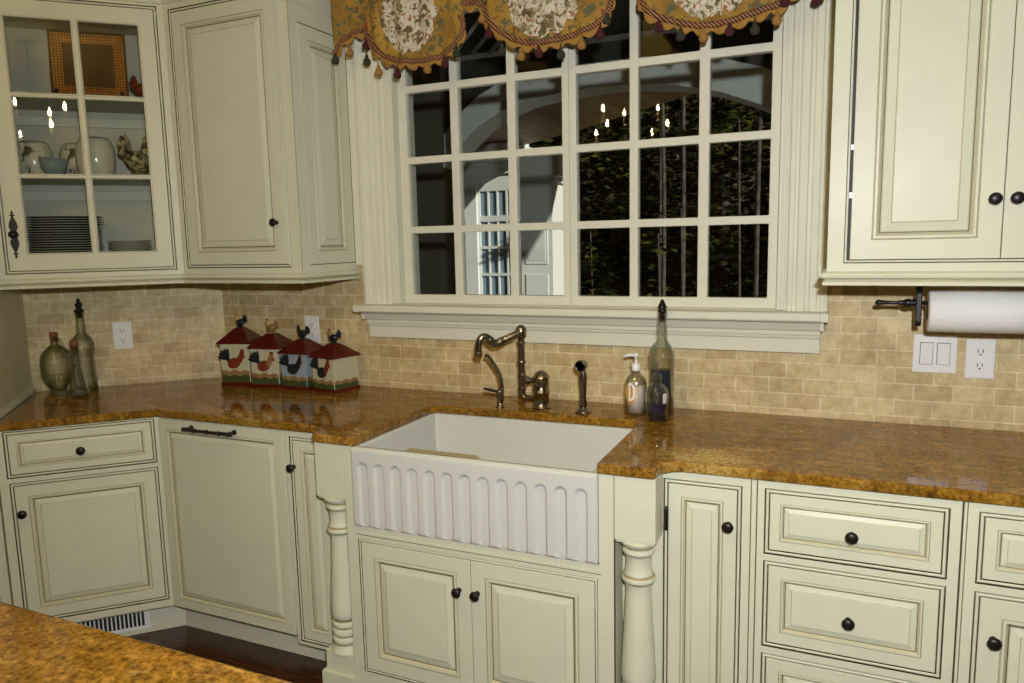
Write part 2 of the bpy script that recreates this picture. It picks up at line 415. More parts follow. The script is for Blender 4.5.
# ------------------------------------------------------------------ base cabinets
KB = (-2.7310, 1.5910)
def base_corner():
    r = T('base_cabinet', 'cream angled corner base cabinet with one drawer over one door and a floor vent below', 'cabinet', (*KB, 0), R45)
    ops = [(.042, .5035, .722, .866), (.046, .5035, .170, .677)]
    cc = [(0, .0085), (.538, .0085), (.79, .595), (.003, .65)]
    face(r, .004, .539, .128, .883, ops, [(.004, .0085), (.530, .0085), (.76, .60), (.004, .64)])
    d = panel_door(r, 'drawer', *ops[0], .48); knob(d, .269, .789)
    d = panel_door(r, 'door', *ops[1], .8); knob(d, .066, .578)
    mb = MB(CREAM); mb.box(.004, .57, .075, .093, .001, .127); mb.build('toe_kick', r)
    v = MB(WHITE, DARK)
    v.holes(.155, .435, .022, .108, [(.17+.0147*i, .17+.0147*i+.0095, .036, .094) for i in range(17)], .068, .0745, 0, 1)
    v.quad((.165, .0744, .03), (.425, .0744, .03), (.425, .0744, .10), (.165, .0744, .10), 1)
    v.build('vent_grille', r)['label'] = 'white slotted floor vent'
base_corner()
def pantry():
    r = T('tall_cabinet', 'tall cream cabinet whose flat side panel closes the left end of the counter', 'cabinet', (*KB, 0), R45)
    mb = MB(CREAM, GLAZE); mb.holes(-.62, -.003, .128, 2.70, [(-.58, -.035, .17, 1.9)], 0, .01, 0, 1); mb.quad((-.58, .0095, .17), (-.035, .0095, .17), (-.035, .0095, 1.9), (-.58, .0095, 1.9), 1); mb.build('face_frame', r)
    d = panel_door(r, 'door', -.577, -.038, .173, 1.897, 1.)
    mb = MB(paint('side_panel_paint', (.66, .61, .39))); mb.box(-.62, -.003, .011, .668, .001, 2.70); mb.build('side_panel', r)
    mb = MB(CREAM, GLAZE2); mb.prism([(-.0025, .03), (.011, .03), (.011, .668), (-.0025, .668)], .9145, .932); mb.prism([(-.0025, .03), (.006, .03), (.006, .668), (-.0025, .668)], .932, .940); mb.build('base_moulding', r, .002)
pantry()
def dishwasher():
    r = T('dishwasher', 'dishwasher hidden behind a wide cream raised panel with a black bar handle', 'dishwasher', (-2.353, YB, 0))
    mb = MB(CREAM); mb.box(0, .604, .004, .57, .128, .883); mb.build('carcass', r)
    d = panel_door(r, 'door', .003, .602, .130, .879, .72, -.004)
    mb = MB(CREAM); mb.box(-.03, .78, .075, .10, .001, .1275); mb.build('toe_kick', r)
    h = MB(IRON)
    a, b, z = .175, .382, .858
    for x in (a, b): h.lathe([(.010, 0), (.010, .003), (.0065, .006), (.006, .020), (.0085, .024), (.0085, .034), (.004, .039), (0, .040)], (x, -.004, z), 14, axis='y')
    h.tube(crv([(a-.012, -.033, z), (a, -.033, z), (a+.06, -.035, z), (b-.06, -.035, z), (b, -.033, z), (b+.012, -.033, z)], 6), [.0085]*6+[.0065]*6+[.0058]*6+[.0065]*6+[.008]*7, 12)
    for x in (a+.045, (a+b)/2, b-.045): h.lathe([(.005, -.004), (.0085, -.002), (.0085, .002), (.005, .004)], (x, -.035, z), 12, axis='x')
    h.build('handle', d)
dishwasher()
def narrow_left():
    r = T('base_cabinet', 'narrow cream base cabinet between the dishwasher panel and the sink post', 'cabinet', (-1.744, YB, 0))
    ops = [(.028, .175, .125, .850)]
    face(r, .0, .196, .10, .883, ops, [(0, .0085), (.196, .0085), (.196, .57), (0, .57)])
    d = panel_door(r, 'door', *ops[0], .62); knob(d, .0295, .757)
narrow_left()
XS = -.991
def sink_cab():
    r = T('sink_cabinet', 'projecting cream sink cabinet with two doors flanked by turned posts', 'cabinet', (XS, 1.875, 0))
    ops = [(-.392, -.0012, .135, .570), (.0012, .387, .135, .570)]
    mb = MB(CREAM, GLAZE)
    w = .0105
    mb.holes(-.4436, .4436, .001, .883, [(-.392-w, .387+w, .135-w, .570+w), (-.4102, .4018, .6240, .8831)], 0, .012, 0, 1)
    mb.quad((-.41, .0078, .12), (.41, .0078, .12), (.41, .0078, .585), (-.41, .0078, .585), 1)
    mb.bands(-.392-.008, .387+.008, .127, .578, [(0, .0075, 0), (0, .001, 0), (.002, -.0006, 0), (.004, -.0006, 0), (.0055, .001, 0), (.0055, .0075, 1)], fill=False)
    mb.box(-.4075, .4065, -.0025, .004, .597, .604, 0); mb.box(-.4075, .4065, -.0012, .003, .5945, .597, 1)
    mb.build('face_frame', r)
    mb = MB(CREAM); mb.box(-.4445, -.413, .0125, .70, .001, .883); mb.box(.412, .4445, .0125, .70, .001, .883); mb.box(-.413, .412, .0125, .66, .02, .60); mb.build('carcass', r)
    for a, b in ((-.557, -.4450), (.4450, .5565)):
        mb = MB(CREAM); mb.box(a, b, .0905, .10, .001, .883); mb.build('filler_panel', r)
    d = panel_door(r, 'door', *ops[0], .92); knob(d, -.040, .470)
    d = panel_door(r, 'door', *ops[1], .92); knob(d, .004+.006+.012, .470)
    for x in (.4438, -.4448):
        mb = MB(GLAZE); mb.box(x, x+.001, .0008, .012, .001, .8828); mb.build('groove_strip', r)
    for i, cx in enumerate((.5015, -.5015)):
        p = MB(CREAM, GLAZE2)
        h = .0565
        yc = .045
        # square block with shaped lower end, then the turning, then the square foot
        p.prism([(cx-h, .0), (cx+h, .0), (cx+h, .089), (cx-h, .089)], .703, .883)
        p.prism([(cx-h+.004, .004), (cx+h-.004, .004), (cx+h-.004, .085), (cx-h+.004, .085)], .696, .703)
        P = [(.053, .697), (.050, .688), (.041, .680), (.036, .677), (.036, .674), (.041, .673), (.0445, .669), (.0445, .663), (.041, .658), (.0375, .655), (.0355, .650), (.0355, .622), (.038, .606), (.0405, .600), (.0405, .597), (.0455, .594), (.0475, .587), (.0455, .580), (.0405, .577), (.0365, .573), (.0355, .568),
             (.0360, .54), (.0385, .48), (.0425, .41), (.0470, .34), (.0490, .305), (.0480, .285), (.0425, .277), (.0400, .274), (.0400, .270), (.0455, .267), (.0475, .259), (.0455, .251), (.041, .248), (.041, .245), (.0465, .241), (.0485, .232), (.0465, .223), (.041, .220), (.041, .216), (.047, .212), (.049, .203), (.046, .195), (.042, .192), (.042, .188), (.048, .176), (.055, .166), (.056, .162)]
        dark = {2, 3, 8, 13, 14, 18, 26, 27, 28, 32, 33, 37, 38, 42, 43}
        p.lathe(P, (cx, yc, 0), 30, mis=[1 if k in dark else 0 for k in range(len(P)-1)])
        p.prism([(cx-h, .0), (cx+h, .0), (cx+h, .089), (cx-h, .089)], .095, .166)
        p.prism([(cx-h-.012, -.012), (cx+h+.0, -.012), (cx+h+.0, .089), (cx-h-.012, .089)] if i else [(cx-h, -.012), (cx+h+.012, -.012), (cx+h+.012, .089), (cx-h, .089)], .001, .095)
        p.build('turned_post', r, .002)
sink_cab()
def narrow_right():
    r = T('base_cabinet', 'narrow cream base cabinet with a tall panel door right of the sink post', 'cabinet', (-.434, YB, 0))
    ops = [(.016, .197, .125, .848)]
    face(r, 0, .2315, .10, .883, ops, [(0, .0085), (.2315, .0085), (.2315, .57), (0, .57)])
    d = panel_door(r, 'door', *ops[0], .68); knob(d, .177, .752)
    h = MB(IRON); h.box(.010, .016, -.006, -.001, .72, .775); h.lathe([(.004, .715), (.005, .72), (.005, .775), (.003, .783), (0, .784)], (.0115, -.004, 0), 10); h.build('hinge', d)
narrow_right()
def drawers():
    r = T('drawer_cabinet', 'cream drawer cabinet with three black knobbed drawers', 'cabinet', (-.1905, YB, 0))
    ops = [(.037, .429, .699, .850), (.037, .429, .441, .654), (.037, .429, .135, .394)]
    face(r, .006, .466, .10, .883, ops, [(.006, .0085), (.466, .0085), (.466, .57), (.006, .57)])
    for x in (-.0095, .4705):
        mb = MB(CREAM, GLAZE); mb.box(x-.0003, x+(.0128 if x < 0 else .0065), -.001, .006, .10, .8825); mb.build('bead_moulding', r, .002)
        mb = MB(GLAZE); mb.box(x-.003, x+(.0155 if x < 0 else .009), .006, .008, .10, .8825); mb.build('groove_strip', r)
    for o, s in zip(ops, (.50, .62, .62)):
        d = panel_door(r, 'drawer', *o, s); knob(d, .232, (o[2]+o[3])/2-.008)
drawers()
def end_base():
    r = T('base_cabinet', 'cream base cabinet with drawer over door at the right picture edge', 'cabinet', (.288, YB, 0))
    ops = [(.036, .44, .700, .850), (.036, .44, .135, .653)]
    face(r, .0, .60, .10, .883, ops, [(0, .0085), (.60, .0085), (.60, .57), (0, .57)])
    d = panel_door(r, 'drawer', *ops[0], .50); knob(d, .238, .768)
    d = panel_door(r, 'door', *ops[1], .9); knob(d, .066, .553)
end_base()
mb = MB(CREAM); mb.box(-.43, .88, 2.04, 2.06, .001, .099); o = mb.build('toe_kick_board'); S(o); o.name = 'baseboard_right'

# ------------------------------------------------------------------ countertop
def counter():
    yl, yb = 1.957, 1.866
    pts = [(.90, 2.6015), (-2.624, 2.6015), (-3.175, 2.048), (-2.7205, 1.590)]
    pts += [(-4.314+yl, yl)]
    R = .065
    arc = lambda cx, cy, a0, a1, r=R, k=8: [(cx+r*math.cos(a0+(a1-a0)*i/k), cy+r*math.sin(a0+(a1-a0)*i/k)) for i in range(k+1)]
    pts += arc(-1.555-R-.012, yl-R, PI/2, 0)[0:] if False else []
    # left notch: concave sweep out to the sink bump
    pts += [(-1.555-R, yl)]+[(-1.555-R+R*math.sin(a), yl-R+R*math.cos(a)) for a in [PI/2*i/8 for i in range(1, 8)]]+[(-1.555, yl-R), (-1.555, yb+.012), (-1.550, yb+.003), (-1.541, yb)]
    pts += [(-1.397, yb), (-1.390, yb+.010), (-1.386, 2.342), (-1.366, 2.362), (-.622, 2.372), (-.600, 2.350), (-.594, yb+.010), (-.588, yb)]
    pts += [(-.447, yb), (-.438, yb+.003), (-.433, yb+.012), (-.433, yl-R)]+[(-.433+R-R*math.sin(a), yl-R+R*math.cos(a)) for a in [PI/2*i/8 for i in range(7, 0, -1)]]+[(-.433+R, yl)]
    pts += [(.90, yl)]
    mb = MB(GRAN); mb.prism(pts, .8845, .9140)
    o = mb.build('countertop', None, .008, 3)
    tag(o, 'gold and brown polished granite countertop along the window wall with a sink cutout', 'countertop')
counter()
def island():
    r = T('kitchen_island', 'island with speckled gold granite top in the near bottom corner', 'kitchen island', (-1.45, .2, 0))
    mb = MB(GRAN); mb.box(-1.15, 1.13, -.75, .553, .8845, .914); mb.build('island_top', r, .008, 3)
    mb = MB(CREAM); mb.box(-1.10, 1.08, -.70, .50, .10, .884); mb.box(-1.05, 1.03, -.65, .45, .001, .10); mb.build('carcass', r)
    for i in range(4):
        m = MB(CREAM, GLAZE, GLAZE2, WASH, xf=Matrix.Translation((0, .505, 0)) @ Matrix.Rotation(PI, 4, 'Z'))
        m.bands(-1.06+.53*i, -.55+.53*i, .14, .86, door_profile(1.)); m.build('door', r)
island()

# ------------------------------------------------------------------ sink
def sink():
    r = T('farmhouse_sink', 'white fireclay farmhouse sink with a fluted apron front', 'sink', (XS-.004, 1.86, 0))
    z0, z1, hw = .6265, .8838, .4045
    mb = MB(PORC)
    nx, nz = 390, 64
    pitch, fw = .0598, .0186
    def dep(x, z):
        k = round(x/pitch); k = max(-6, min(6, k)); dx = x-k*pitch
        top, bot = .838, .638
        if z > top-fw: d = math.hypot(dx, z-(top-fw))
        elif z < bot: d = math.hypot(dx, (bot-z)*1.6)
        else: d = abs(dx)
        e = max(0, 1-(d/fw)**2)
        return .0105*min(1, e*1.5)**.7
    vs = []
    for j in range(nz+1):
        z = z0+(z1-z0)*j/nz
        for i in range(nx+1):
            x = -hw+2*hw*i/nx
            ex = min(hw-abs(x), z1-z, z-z0); rd = .010
            y = (rd-math.sqrt(max(0, rd*rd-(rd-ex)**2))) if ex < rd else 0
            vs.append((x, y+dep(x, z), z))
    fs = [[j*(nx+1)+i, j*(nx+1)+i+1, (j+1)*(nx+1)+i+1, (j+1)*(nx+1)+i] for j in range(nz) for i in range(nx)]
    mb.add(vs, fs, 0, True)
    mb.build('apron', r)
    # bowl: outer box, flat rim, inner walls that slope to the floor
    b = MB(PORC)
    o = [(-hw, .010), (hw, .010), (hw, .545), (-hw, .545)]
    i_ = [(-.383, .026), (.383, .026), (.383, .505), (-.383, .505)]
    f_ = [(-.371, .040), (.371, .040), (.371, .490), (-.371, .490)]
    V = [(*p, z0) for p in o]+[(*p, z1) for p in o]+[(*p, z1) for p in i_]+[(*p, .665) for p in f_]
    F = [[0, 3, 2, 1]]+[[k, (k+1) % 4, 4+(k+1) % 4, 4+k] for k in range(4)]+[[4+k, 4+(k+1) % 4, 8+(k+1) % 4, 8+k] for k in range(4)]+[[8+k, 8+(k+1) % 4, 12+(k+1) % 4, 12+k] for k in range(4)]+[[12, 13, 14, 15]]
    b.add(V, F)
    b.build('basin', r, .012, 4)
    t = T('sink_tray', 'tan tray standing in the sink just behind the apron', 'tray', (XS-.10, 1.945, .6656))
    s = MB(mat('tan_plastic', (.42, .38, .20), .4)); s.prism([(-.16, -.030), (.085, -.030), (.092, -.02), (.092, .028), (.085, .034), (-.16, .034)], 0, .200); s.build('tray_body', t, .008, 3)
    d = MB(NICKEL); d.lathe([(.045, .6655), (.045, .668), (.036, .669), (.034, .6665), (0, .6665)], (.05, .27, 0), 24); d.build('drain', r)
sink()

# ------------------------------------------------------------------ taps
def taps():
    r = T('kitchen_faucet', 'bronzed nickel single post faucet with a jointed angled spout behind the sink', 'faucet', (-.985, 2.455, .914))
    mb = MB(NICKEL)
    mb.lathe([(.036, 0), (.036, .004), (.030, .008), (.028, .016), (.0285, .050), (.031, .053), (.031, .060), (.0285, .063), (.0285, .105), (.031, .108), (.031, .112), (.028, .118), (.020, .129), (.010, .135), (0, .137)], seg=26)
    mb.build('body', r)
    l = MB(NICKEL); l.tube([(0, -.004, .098), (-.052, -.004, .098)], [.010, .010], 14); l.lathe([(.011, -.066), (.015, -.060), (.015, -.048), (.011, -.043)], (0, -.004, .098), 14, axis='x'); l.build('lever_handle', r)
    p = MB(NICKEL)
    p.tube(crv([(-.02, 0, .030), (-.050, 0, .030), (-.068, 0, .034), (-.075, 0, .052), (-.075, 0, .080), (-.075, 0, .14), (-.075, 0, .20), (-.075, 0, .262)], 6), .0125, 16)
    for z, q in ((.066, .016), (.118, .0155), (.165, .0165), (.235, .015)): p.lathe([(.012, z-.006), (q, z-.004), (q, z+.004), (.012, z+.006)], (-.075, 0, 0), 18)
    p.lathe([(.013, .250), (.019, .256), (.0205, .268), (.0205, .284), (.017, .292), (.009, .298), (0, .300)], (-.075, 0, 0), 20)
    p.build('riser', r)
    a = MB(NICKEL)
    a.tube(crv([(-.075, -.008, .274), (-.098, -.024, .262), (-.128, -.044, .247), (-.146, -.056, .238), (-.158, -.064, .240), (-.168, -.071, .252), (-.178, -.078, .262), (-.190, -.086, .262), (-.198, -.092, .250), (-.201, -.094, .225), (-.202, -.095, .205)], 6), [.0130]*13+[.0150]*18+[.0128]*30, 16)
    a.lathe([(.0125, .212), (.0152, .209), (.0152, .198), (.012, .194), (.012, .188), (0, .188)], (-.202, -.095, 0), 18)
    a.build('spout', r)
    w = T('filtered_water_tap', 'slim bronzed water tap with a small lever left of the main faucet', 'faucet', (-1.135, 2.420, .914))
    m = MB(NICKEL); m.lathe([(.018, 0), (.018, .003), (.013, .006), (.011, .012), (.011, .048), (.013, .051), (.013, .060), (.009, .064), (0, .065)], seg=18); m.build('body', w)
    m = MB(NICKEL); m.tube(crv([(.006, 0, .020), (.008, 0, .07), (.007, -.002, .105), (-.004, -.006, .135), (-.020, -.012, .165), (-.034, -.020, .188), (-.044, -.026, .192)], 6), [.0085]*8+[.0072]*29, 12); m.build('gooseneck', w)
    m = MB(IRON); m.tube([(-.002, -.004, .056), (-.030, -.010, .061), (-.058, -.018, .067)], [.0055, .0058, .0035], 10); m.build('lever', w)
    s = T('side_sprayer', 'standing bronzed nickel hand sprayer right of the faucet', 'sprayer', (-.818, 2.432, .914))
    m = MB(NICKEL); m.lathe([(.030, 0), (.030, .003), (.024, .007), (.019, .010), (.017, .017), (0, .017)], seg=22); m.build('base', s)
    m = MB(NICKEL); m.lathe([(.0125, .016), (.0135, .03), (.0105, .055), (.0125, .10), (.0145, .125), (.011, .142), (.010, .150)], seg=18); m.build('handle', s)
    m = MB(NICKEL, DARK)
    m.lathe([(0, -.022), (.012, -.020), (.019, -.010), (.020, .004), (.0205, .020), (.0175, .024), (.0165, .0215)], (-.004, 0, .166), 20, 0, 'y'); m.lathe([(.0165, .0215), (.008, .021), (0, .0205)], (-.004, 0, .166), 20, 1, 'y')
    m.build('spray_head', s)
taps()

# ------------------------------------------------------------------ bottles by the sink
def pump(parent, z, mt):
    m = MB(mt); m.lathe([(.0145, z), (.0150, z+.002), (.0150, z+.022), (.0125, z+.024), (.006, z+.026), (.0045, z+.030), (.0045, z+.046), (.009, z+.048), (.0095, z+.058), (.006, z+.061), (0, z+.061)], seg=18)
    m.tube([(0, 0, z+.053), (-.020, -.006, z+.054), (-.036, -.011, z+.049)], [.0065, .0055, .0045], 10); m.build('pump', parent)
def bottle_soap():
    r = T('soap_bottle', 'pump bottle of pink lotion soap with an orange and white label', 'bottle', (-.640, 2.470, .914))
    m = MB(GLS); m.lathe([(0, .0005), (.034, .0005), (.038, .004), (.038, .100), (.036, .115), (.028, .130), (.017, .140), (.0135, .144), (.0135, .150), (.0115, .150), (.0115, .143), (.015, .137), (.026, .127), (.033, .113), (.035, .100), (.035, .006), (0, .005)], seg=30); m.build('bottle_body', r)
    m = MB(LOTION); m.lathe([(0, .0075), (.0345, .0075), (.0345, .100), (0, .100)], seg=30); m.build('lotion', r)
    m = MB(ORNG, LABW)
    def patch(pts, rr, mi):
        vs = [(rr*math.sin(a), -rr*math.cos(a), z) for a, z in pts]; m.add(vs, [list(range(len(vs)))], mi)
    patch([(-.30+.52*math.cos(t), .078+.036*math.sin(t)) for t in [2*PI*i/24 for i in range(24)]], .0384, 0)
    # white letter shape: a stem and a bow
    patch([(-.42, .050), (-.24, .050), (-.24, .115), (-.42, .115)], .0388, 1)
    for i in range(10):
        t0, t1 = PI/2-PI*i/10, PI/2-PI*(i+1)/10
        patch([(-.26+.46*math.cos(t0), .0825+.0325*math.sin(t0)), (-.26+.46*math.cos(t1), .0825+.0325*math.sin(t1)), (-.26+.28*math.cos(t1), .0825+.024*math.sin(t1)), (-.26+.28*math.cos(t0), .0825+.024*math.sin(t0))], .0388, 1)
    m.build('label', r); pump(r, .151, WHITE)
    b = T('soap_bottle', 'small clear pump bottle of dark blue soap in front of the tall blue bottle', 'bottle', (-.551, 2.402, .914))
    m = MB(GLS); m.lathe([(0, .0005), (.033, .0005), (.037, .004), (.037, .090), (.035, .103), (.026, .116), (.015, .124), (.0130, .127), (.0130, .133), (.011, .133), (.011, .126), (.024, .113), (.032, .101), (.034, .090), (.034, .006), (0, .005)], seg=30); m.build('bottle_body', b)
    m = MB(NAVYL); m.lathe([(0, .0075), (.0335, .0075), (.0335, .056), (0, .056)], seg=30); m.build('liquid_soap', b)
    for a0, a1 in ((.75, 1.15), (-1.2, -.9)):
        m = MB(LABW); m.add([(.0373*math.sin(a), -.0373*math.cos(a), z) for a, z in ((a0, .062), (a1, .062), (a1, .094), (a0, .094))], [[0, 1, 2, 3]]); m.build('label', b)
    pump(b, .134, GLS)
    o = T('oil_bottle', 'tall embossed glass bottle of blue liquid with a black pointed stopper', 'bottle', (-.553, 2.482, .914))
    prof = [(0, .0005), (.037, .0005), (.041, .005), (.041, .165), (.0415, .172), (.0425, .210), (.041, .222), (.032, .238), (.022, .252), (.0165, .262), (.0185, .272), (.0175, .282), (.019, .292), (.0165, .302), (.0155, .335), (.017, .340), (.017, .350),
            (.0125, .350), (.0125, .30), (.014, .27), (.019, .250), (.030, .234), (.038, .215), (.038, .170), (.037, .007), (0, .006)]
    def bf(a, h): return 1+(.07*math.sin(7*a)*math.sin(h*230) if .165 < h < .235 else .10*math.sin(5*a)*math.sin(h*260) if .235 < h < .31 else .018*math.cos(12*a) if h < .17 else 0)
    m = MB(GLS); m.lathe(prof, seg=48, bumpf=bf); m.build('bottle_body', o)
    m = MB(BLUEL); m.lathe([(0, .0085), (.0355, .0085), (.0355, .155), (0, .155)], seg=30); m.build('liquid', o)
    m = MB(IRON); m.lathe([(.0105, .325), (.0120, .352), (.0150, .354), (.0150, .360), (.010, .364), (.0165, .366), (.0140, .372), (.004, .395), (0, .396)], seg=18); m.build('stopper', o)
bottle_soap()

# ------------------------------------------------------------------ bottles in the corner
def corner_bottles():
    g = None
    b = T('glass_bottle', 'squat clear glass jug with grape relief and red stopper in the corner', 'bottle', (-3.008, 2.038, .914))
    prof = [(0, .0005), (.034, .0005), (.036, .006), (.030, .016), (.028, .024), (.046, .050), (.058, .085), (.062, .125), (.060, .155), (.050, .182), (.034, .200), (.020, .210), (.0150, .216), (.0150, .238), (.0175, .240), (.0175, .247), (.0125, .247), (.0125, .214), (.030, .197), (.046, .179), (.056, .154), (.058, .125), (.054, .086), (.042, .053), (.024, .026), (.012, .020), (0, .020)]
    m = MB(GLSJ); m.lathe(prof, seg=56, bumpf=lambda a, h: 1+(.035*math.sin(8*a+h*95)*math.sin(h*130+3*a) if .045 < h < .20 else 0)); m.build('bottle_body', b)
    m = MB(CORK); m.lathe([(.0112, .228), (.0118, .248), (.0155, .250), (.0155, .262), (.013, .265), (0, .265)], seg=18); m.build('stopper', b)
    m = MB(GLSJ); m.tube(crv([(.016, -.002, .235), (.042, -.004, .232), (.058, -.004, .205), (.060, -.003, .160)], 6), .0055, 10); m.build('handle', b)
    b = T('glass_bottle', 'slim clear glass cruet with red stopper between two larger bottles', 'bottle', (-2.885, 2.037, .914))
    m = MB(GLSJ); m.lathe([(0, .0005), (.038, .0005), (.041, .006), (.039, .016), (.028, .060), (.019, .110), (.0165, .135), (.0195, .142), (.0165, .150), (.0150, .200), (.018, .204), (.018, .212), (.0125, .212), (.0125, .14), (.016, .11), (.025, .06), (.035, .017), (.036, .008), (0, .007)], seg=30); m.build('bottle_body', b)
    m = MB(CORK); m.lathe([(.0112, .195), (.0118, .213), (.0165, .215), (.0175, .228), (.012, .236), (0, .238)], seg=18); m.build('stopper', b)
    b = T('glass_bottle', 'tall clear glass bottle with beaded shoulder and dark ornamental stopper', 'bottle', (-3.000, 2.156, .914))
    prof = [(0, .0005), (.043, .0005), (.046, .006), (.046, .050), (.043, .058), (.041, .150), (.044, .158), (.047, .185), (.046, .205), (.036, .228), (.022, .244), (.0175, .252), (.020, .262), (.0175, .270), (.020, .280), (.017, .290), (.0165, .325), (.019, .328), (.019, .336),
            (.014, .336), (.014, .26), (.019, .243), (.033, .225), (.042, .204), (.043, .185), (.040, .160), (.037, .148), (.039, .058), (.042, .05), (.042, .009), (0, .008)]
    m = MB(GLSJ); m.lathe(prof, seg=48, bumpf=lambda a, h: 1+(.05*math.sin(8*a)*math.sin(h*200) if .155 < h < .21 else 0)); m.build('bottle_body', b)
    m = MB(IRON); m.lathe([(.0125, .315), (.013, .338), (.020, .340), (.021, .346), (.012, .352), (.009, .358), (.014, .364), (.016, .371), (.010, .378), (.006, .383), (.009, .390), (0, .400)], seg=18); m.build('stopper', b)
corner_bottles()

# ------------------------------------------------------------------ rooster canisters
def rooster(name, parent, loc, s, cols, rz=0, mats=None):
    m = MB(*(mats or (BLK, REDP, YELP, TANP)), xf=Matrix.Translation(loc) @ Matrix.Rotation(rz, 4, 'Z') @ Matrix.Scale(s, 4))
    b, t, n = cols
    ry = lambda a: Matrix.Rotation(a, 3, 'Y')
    m.lathe([(.30, 0), (.32, .04), (.22, .10), (.14, .16), (0, .18)], seg=14, mi=b)
    m.blob((0, 0, .42), (.40, .24, .27), b, ry(-.15))
    m.blob((-.27, 0, .62), (.16, .14, .28), n, ry(-.35))
    m.blob((-.36, 0, .86), (.13, .11, .13), n)
    m.blob((-.36, 0, 1.0), (.13, .035, .09), 1); m.blob((-.43, 0, .74), (.05, .04, .08), 1); m.blob((-.51, 0, .85), (.08, .03, .03), 2)
    for a, l in ((.25, .30), (.6, .34), (1.0, .32), (1.4, .26)): m.blob((.34+.16*math.sin(a), 0, .52+.24*math.cos(a)), (.10, .07, l), t, ry(a))
    m.blob((.05, -.20, .45), (.22, .06, .14), t, ry(-.2)); m.blob((.05, .20, .45), (.22, .06, .14), t, ry(-.2))
    return m.build(name, parent)
def canister(label, loc, rz, w, h, roof, wall_m, band, cols, motif):
    r = T('canister', label, 'canister', (*loc, .914), rz, 'rooster canisters on the counter')
    e = w/2
    m = MB(wall_m, REDGL, BLK, GRNP, TANP, REDP, CERW)
    m.prism([(-e-.004, -e-.004), (e+.004, -e-.004), (e+.004, e+.004), (-e-.004, e+.004)], .0005, .014, 1)
    m.prism([(-e, -e), (e, -e), (e, e), (-e, e)], .014, h, 0)
    # painted meadow and rooster, thin glaze relief on the front and the right side
    yf = -e-.0007
    def strip(z0, z1, mi, wob):
        n = 10; vs = []
        for i in range(n+1):
            x = -e+.002+(w-.004)*i/n; vs += [(x, yf, .014+z0), (x, yf, .014+z1+wob*math.sin(i*1.7))]
        m.add(vs, [[2*i, 2*i+2, 2*i+3, 2*i+1] for i in range(n)], mi)
        vs = [(-v[1], v[0], v[2]) for v in vs]; m.add(vs, [[2*i, 2*i+2, 2*i+3, 2*i+1] for i in range(n)], mi)
    strip(0, band*.62, 3, .003); strip(band*.62, band, 4, .004)
    def ell(cx, cz, rx, rz_, mi, a=0, lift=0.):
        vs = []
        for k in range(20):
            u, v = rx*math.cos(2*PI*k/20), rz_*math.sin(2*PI*k/20)
            vs.append((cx+u*math.cos(a)-v*math.sin(a), yf-.0006-lift, cz+u*math.sin(a)+v*math.cos(a)))
        m.add(vs, [list(range(20))], mi)
    bc, tc, nc = motif; s = w/.135; cz = .014+band+.034*s; s *= 1.22
    for i, a in enumerate((.2, .6, 1.0, 1.4, 1.8)): ell(-.030*s-.012*math.cos(a)*s, cz+.016*s+.014*math.sin(a)*s, .024*s, .0075*s, tc, PI-a*.9, .0001*i)
    ell(-.004*s, cz, .026*s, .019*s, bc, .3, .0006); ell(.020*s, cz+.016*s, .011*s, .021*s, nc, -.35, .0009); ell(.028*s, cz+.036*s, .009*s, .008*s, nc, 0, .0011)
    ell(.030*s, cz+.046*s, .009*s, .005*s, 5, 0, .0013); ell(.036*s, cz+.024*s, .004*s, .007*s, 5, 0, .0013)
    for x in (-.006, .006): ell(x*s, cz-.024*s, .0018*s, .012*s, 4, 0, .0004)
    m.build('body', r, .0015)
    l = MB(REDGL); o = e+.011
    l.add([(-o, -o, h+.001), (o, -o, h+.001), (o, o, h+.001), (-o, o, h+.001), (-o, -o, h+.008), (o, -o, h+.008), (o, o, h+.008), (-o, o, h+.008), (-.018, -.018, h+roof), (.018, -.018, h+roof), (.018, .018, h+roof), (-.018, .018, h+roof)],
          [[3, 2, 1, 0]]+[[k, (k+1) % 4, 4+(k+1) % 4, 4+k] for k in range(4)]+[[4+k, 4+(k+1) % 4, 8+(k+1) % 4, 8+k] for k in range(4)]+[[8, 9, 10, 11]])
    lid = l.build('lid', r, .003)
    rooster('rooster_knob', lid, (0, 0, h+roof-.002), .058*w/.135, cols, -rz)
canister('tallest red roofed rooster canister standing in the wall corner', (-2.430, 2.497), R45*.36, .133, .183, .066, CERW, .052, (0, 0, 2), (5, 2, 5))
canister('cream rooster canister with red roof, second from the wall corner', (-2.262, 2.505), R45*.2, .134, .166, .062, CERW, .046, (3, 3, 2), (5, 2, 4))
canister('blue painted rooster canister with red roof in front of the wall outlet', (-2.098, 2.508), .0, .132, .150, .058, CERB, .040, (0, 0, 0), (2, 2, 2))
canister('shortest red roofed rooster canister nearest the window sill', (-1.930, 2.500), -.20, .132, .140, .056, CERW, .034, (0, 0, 3), (2, 2, 5))

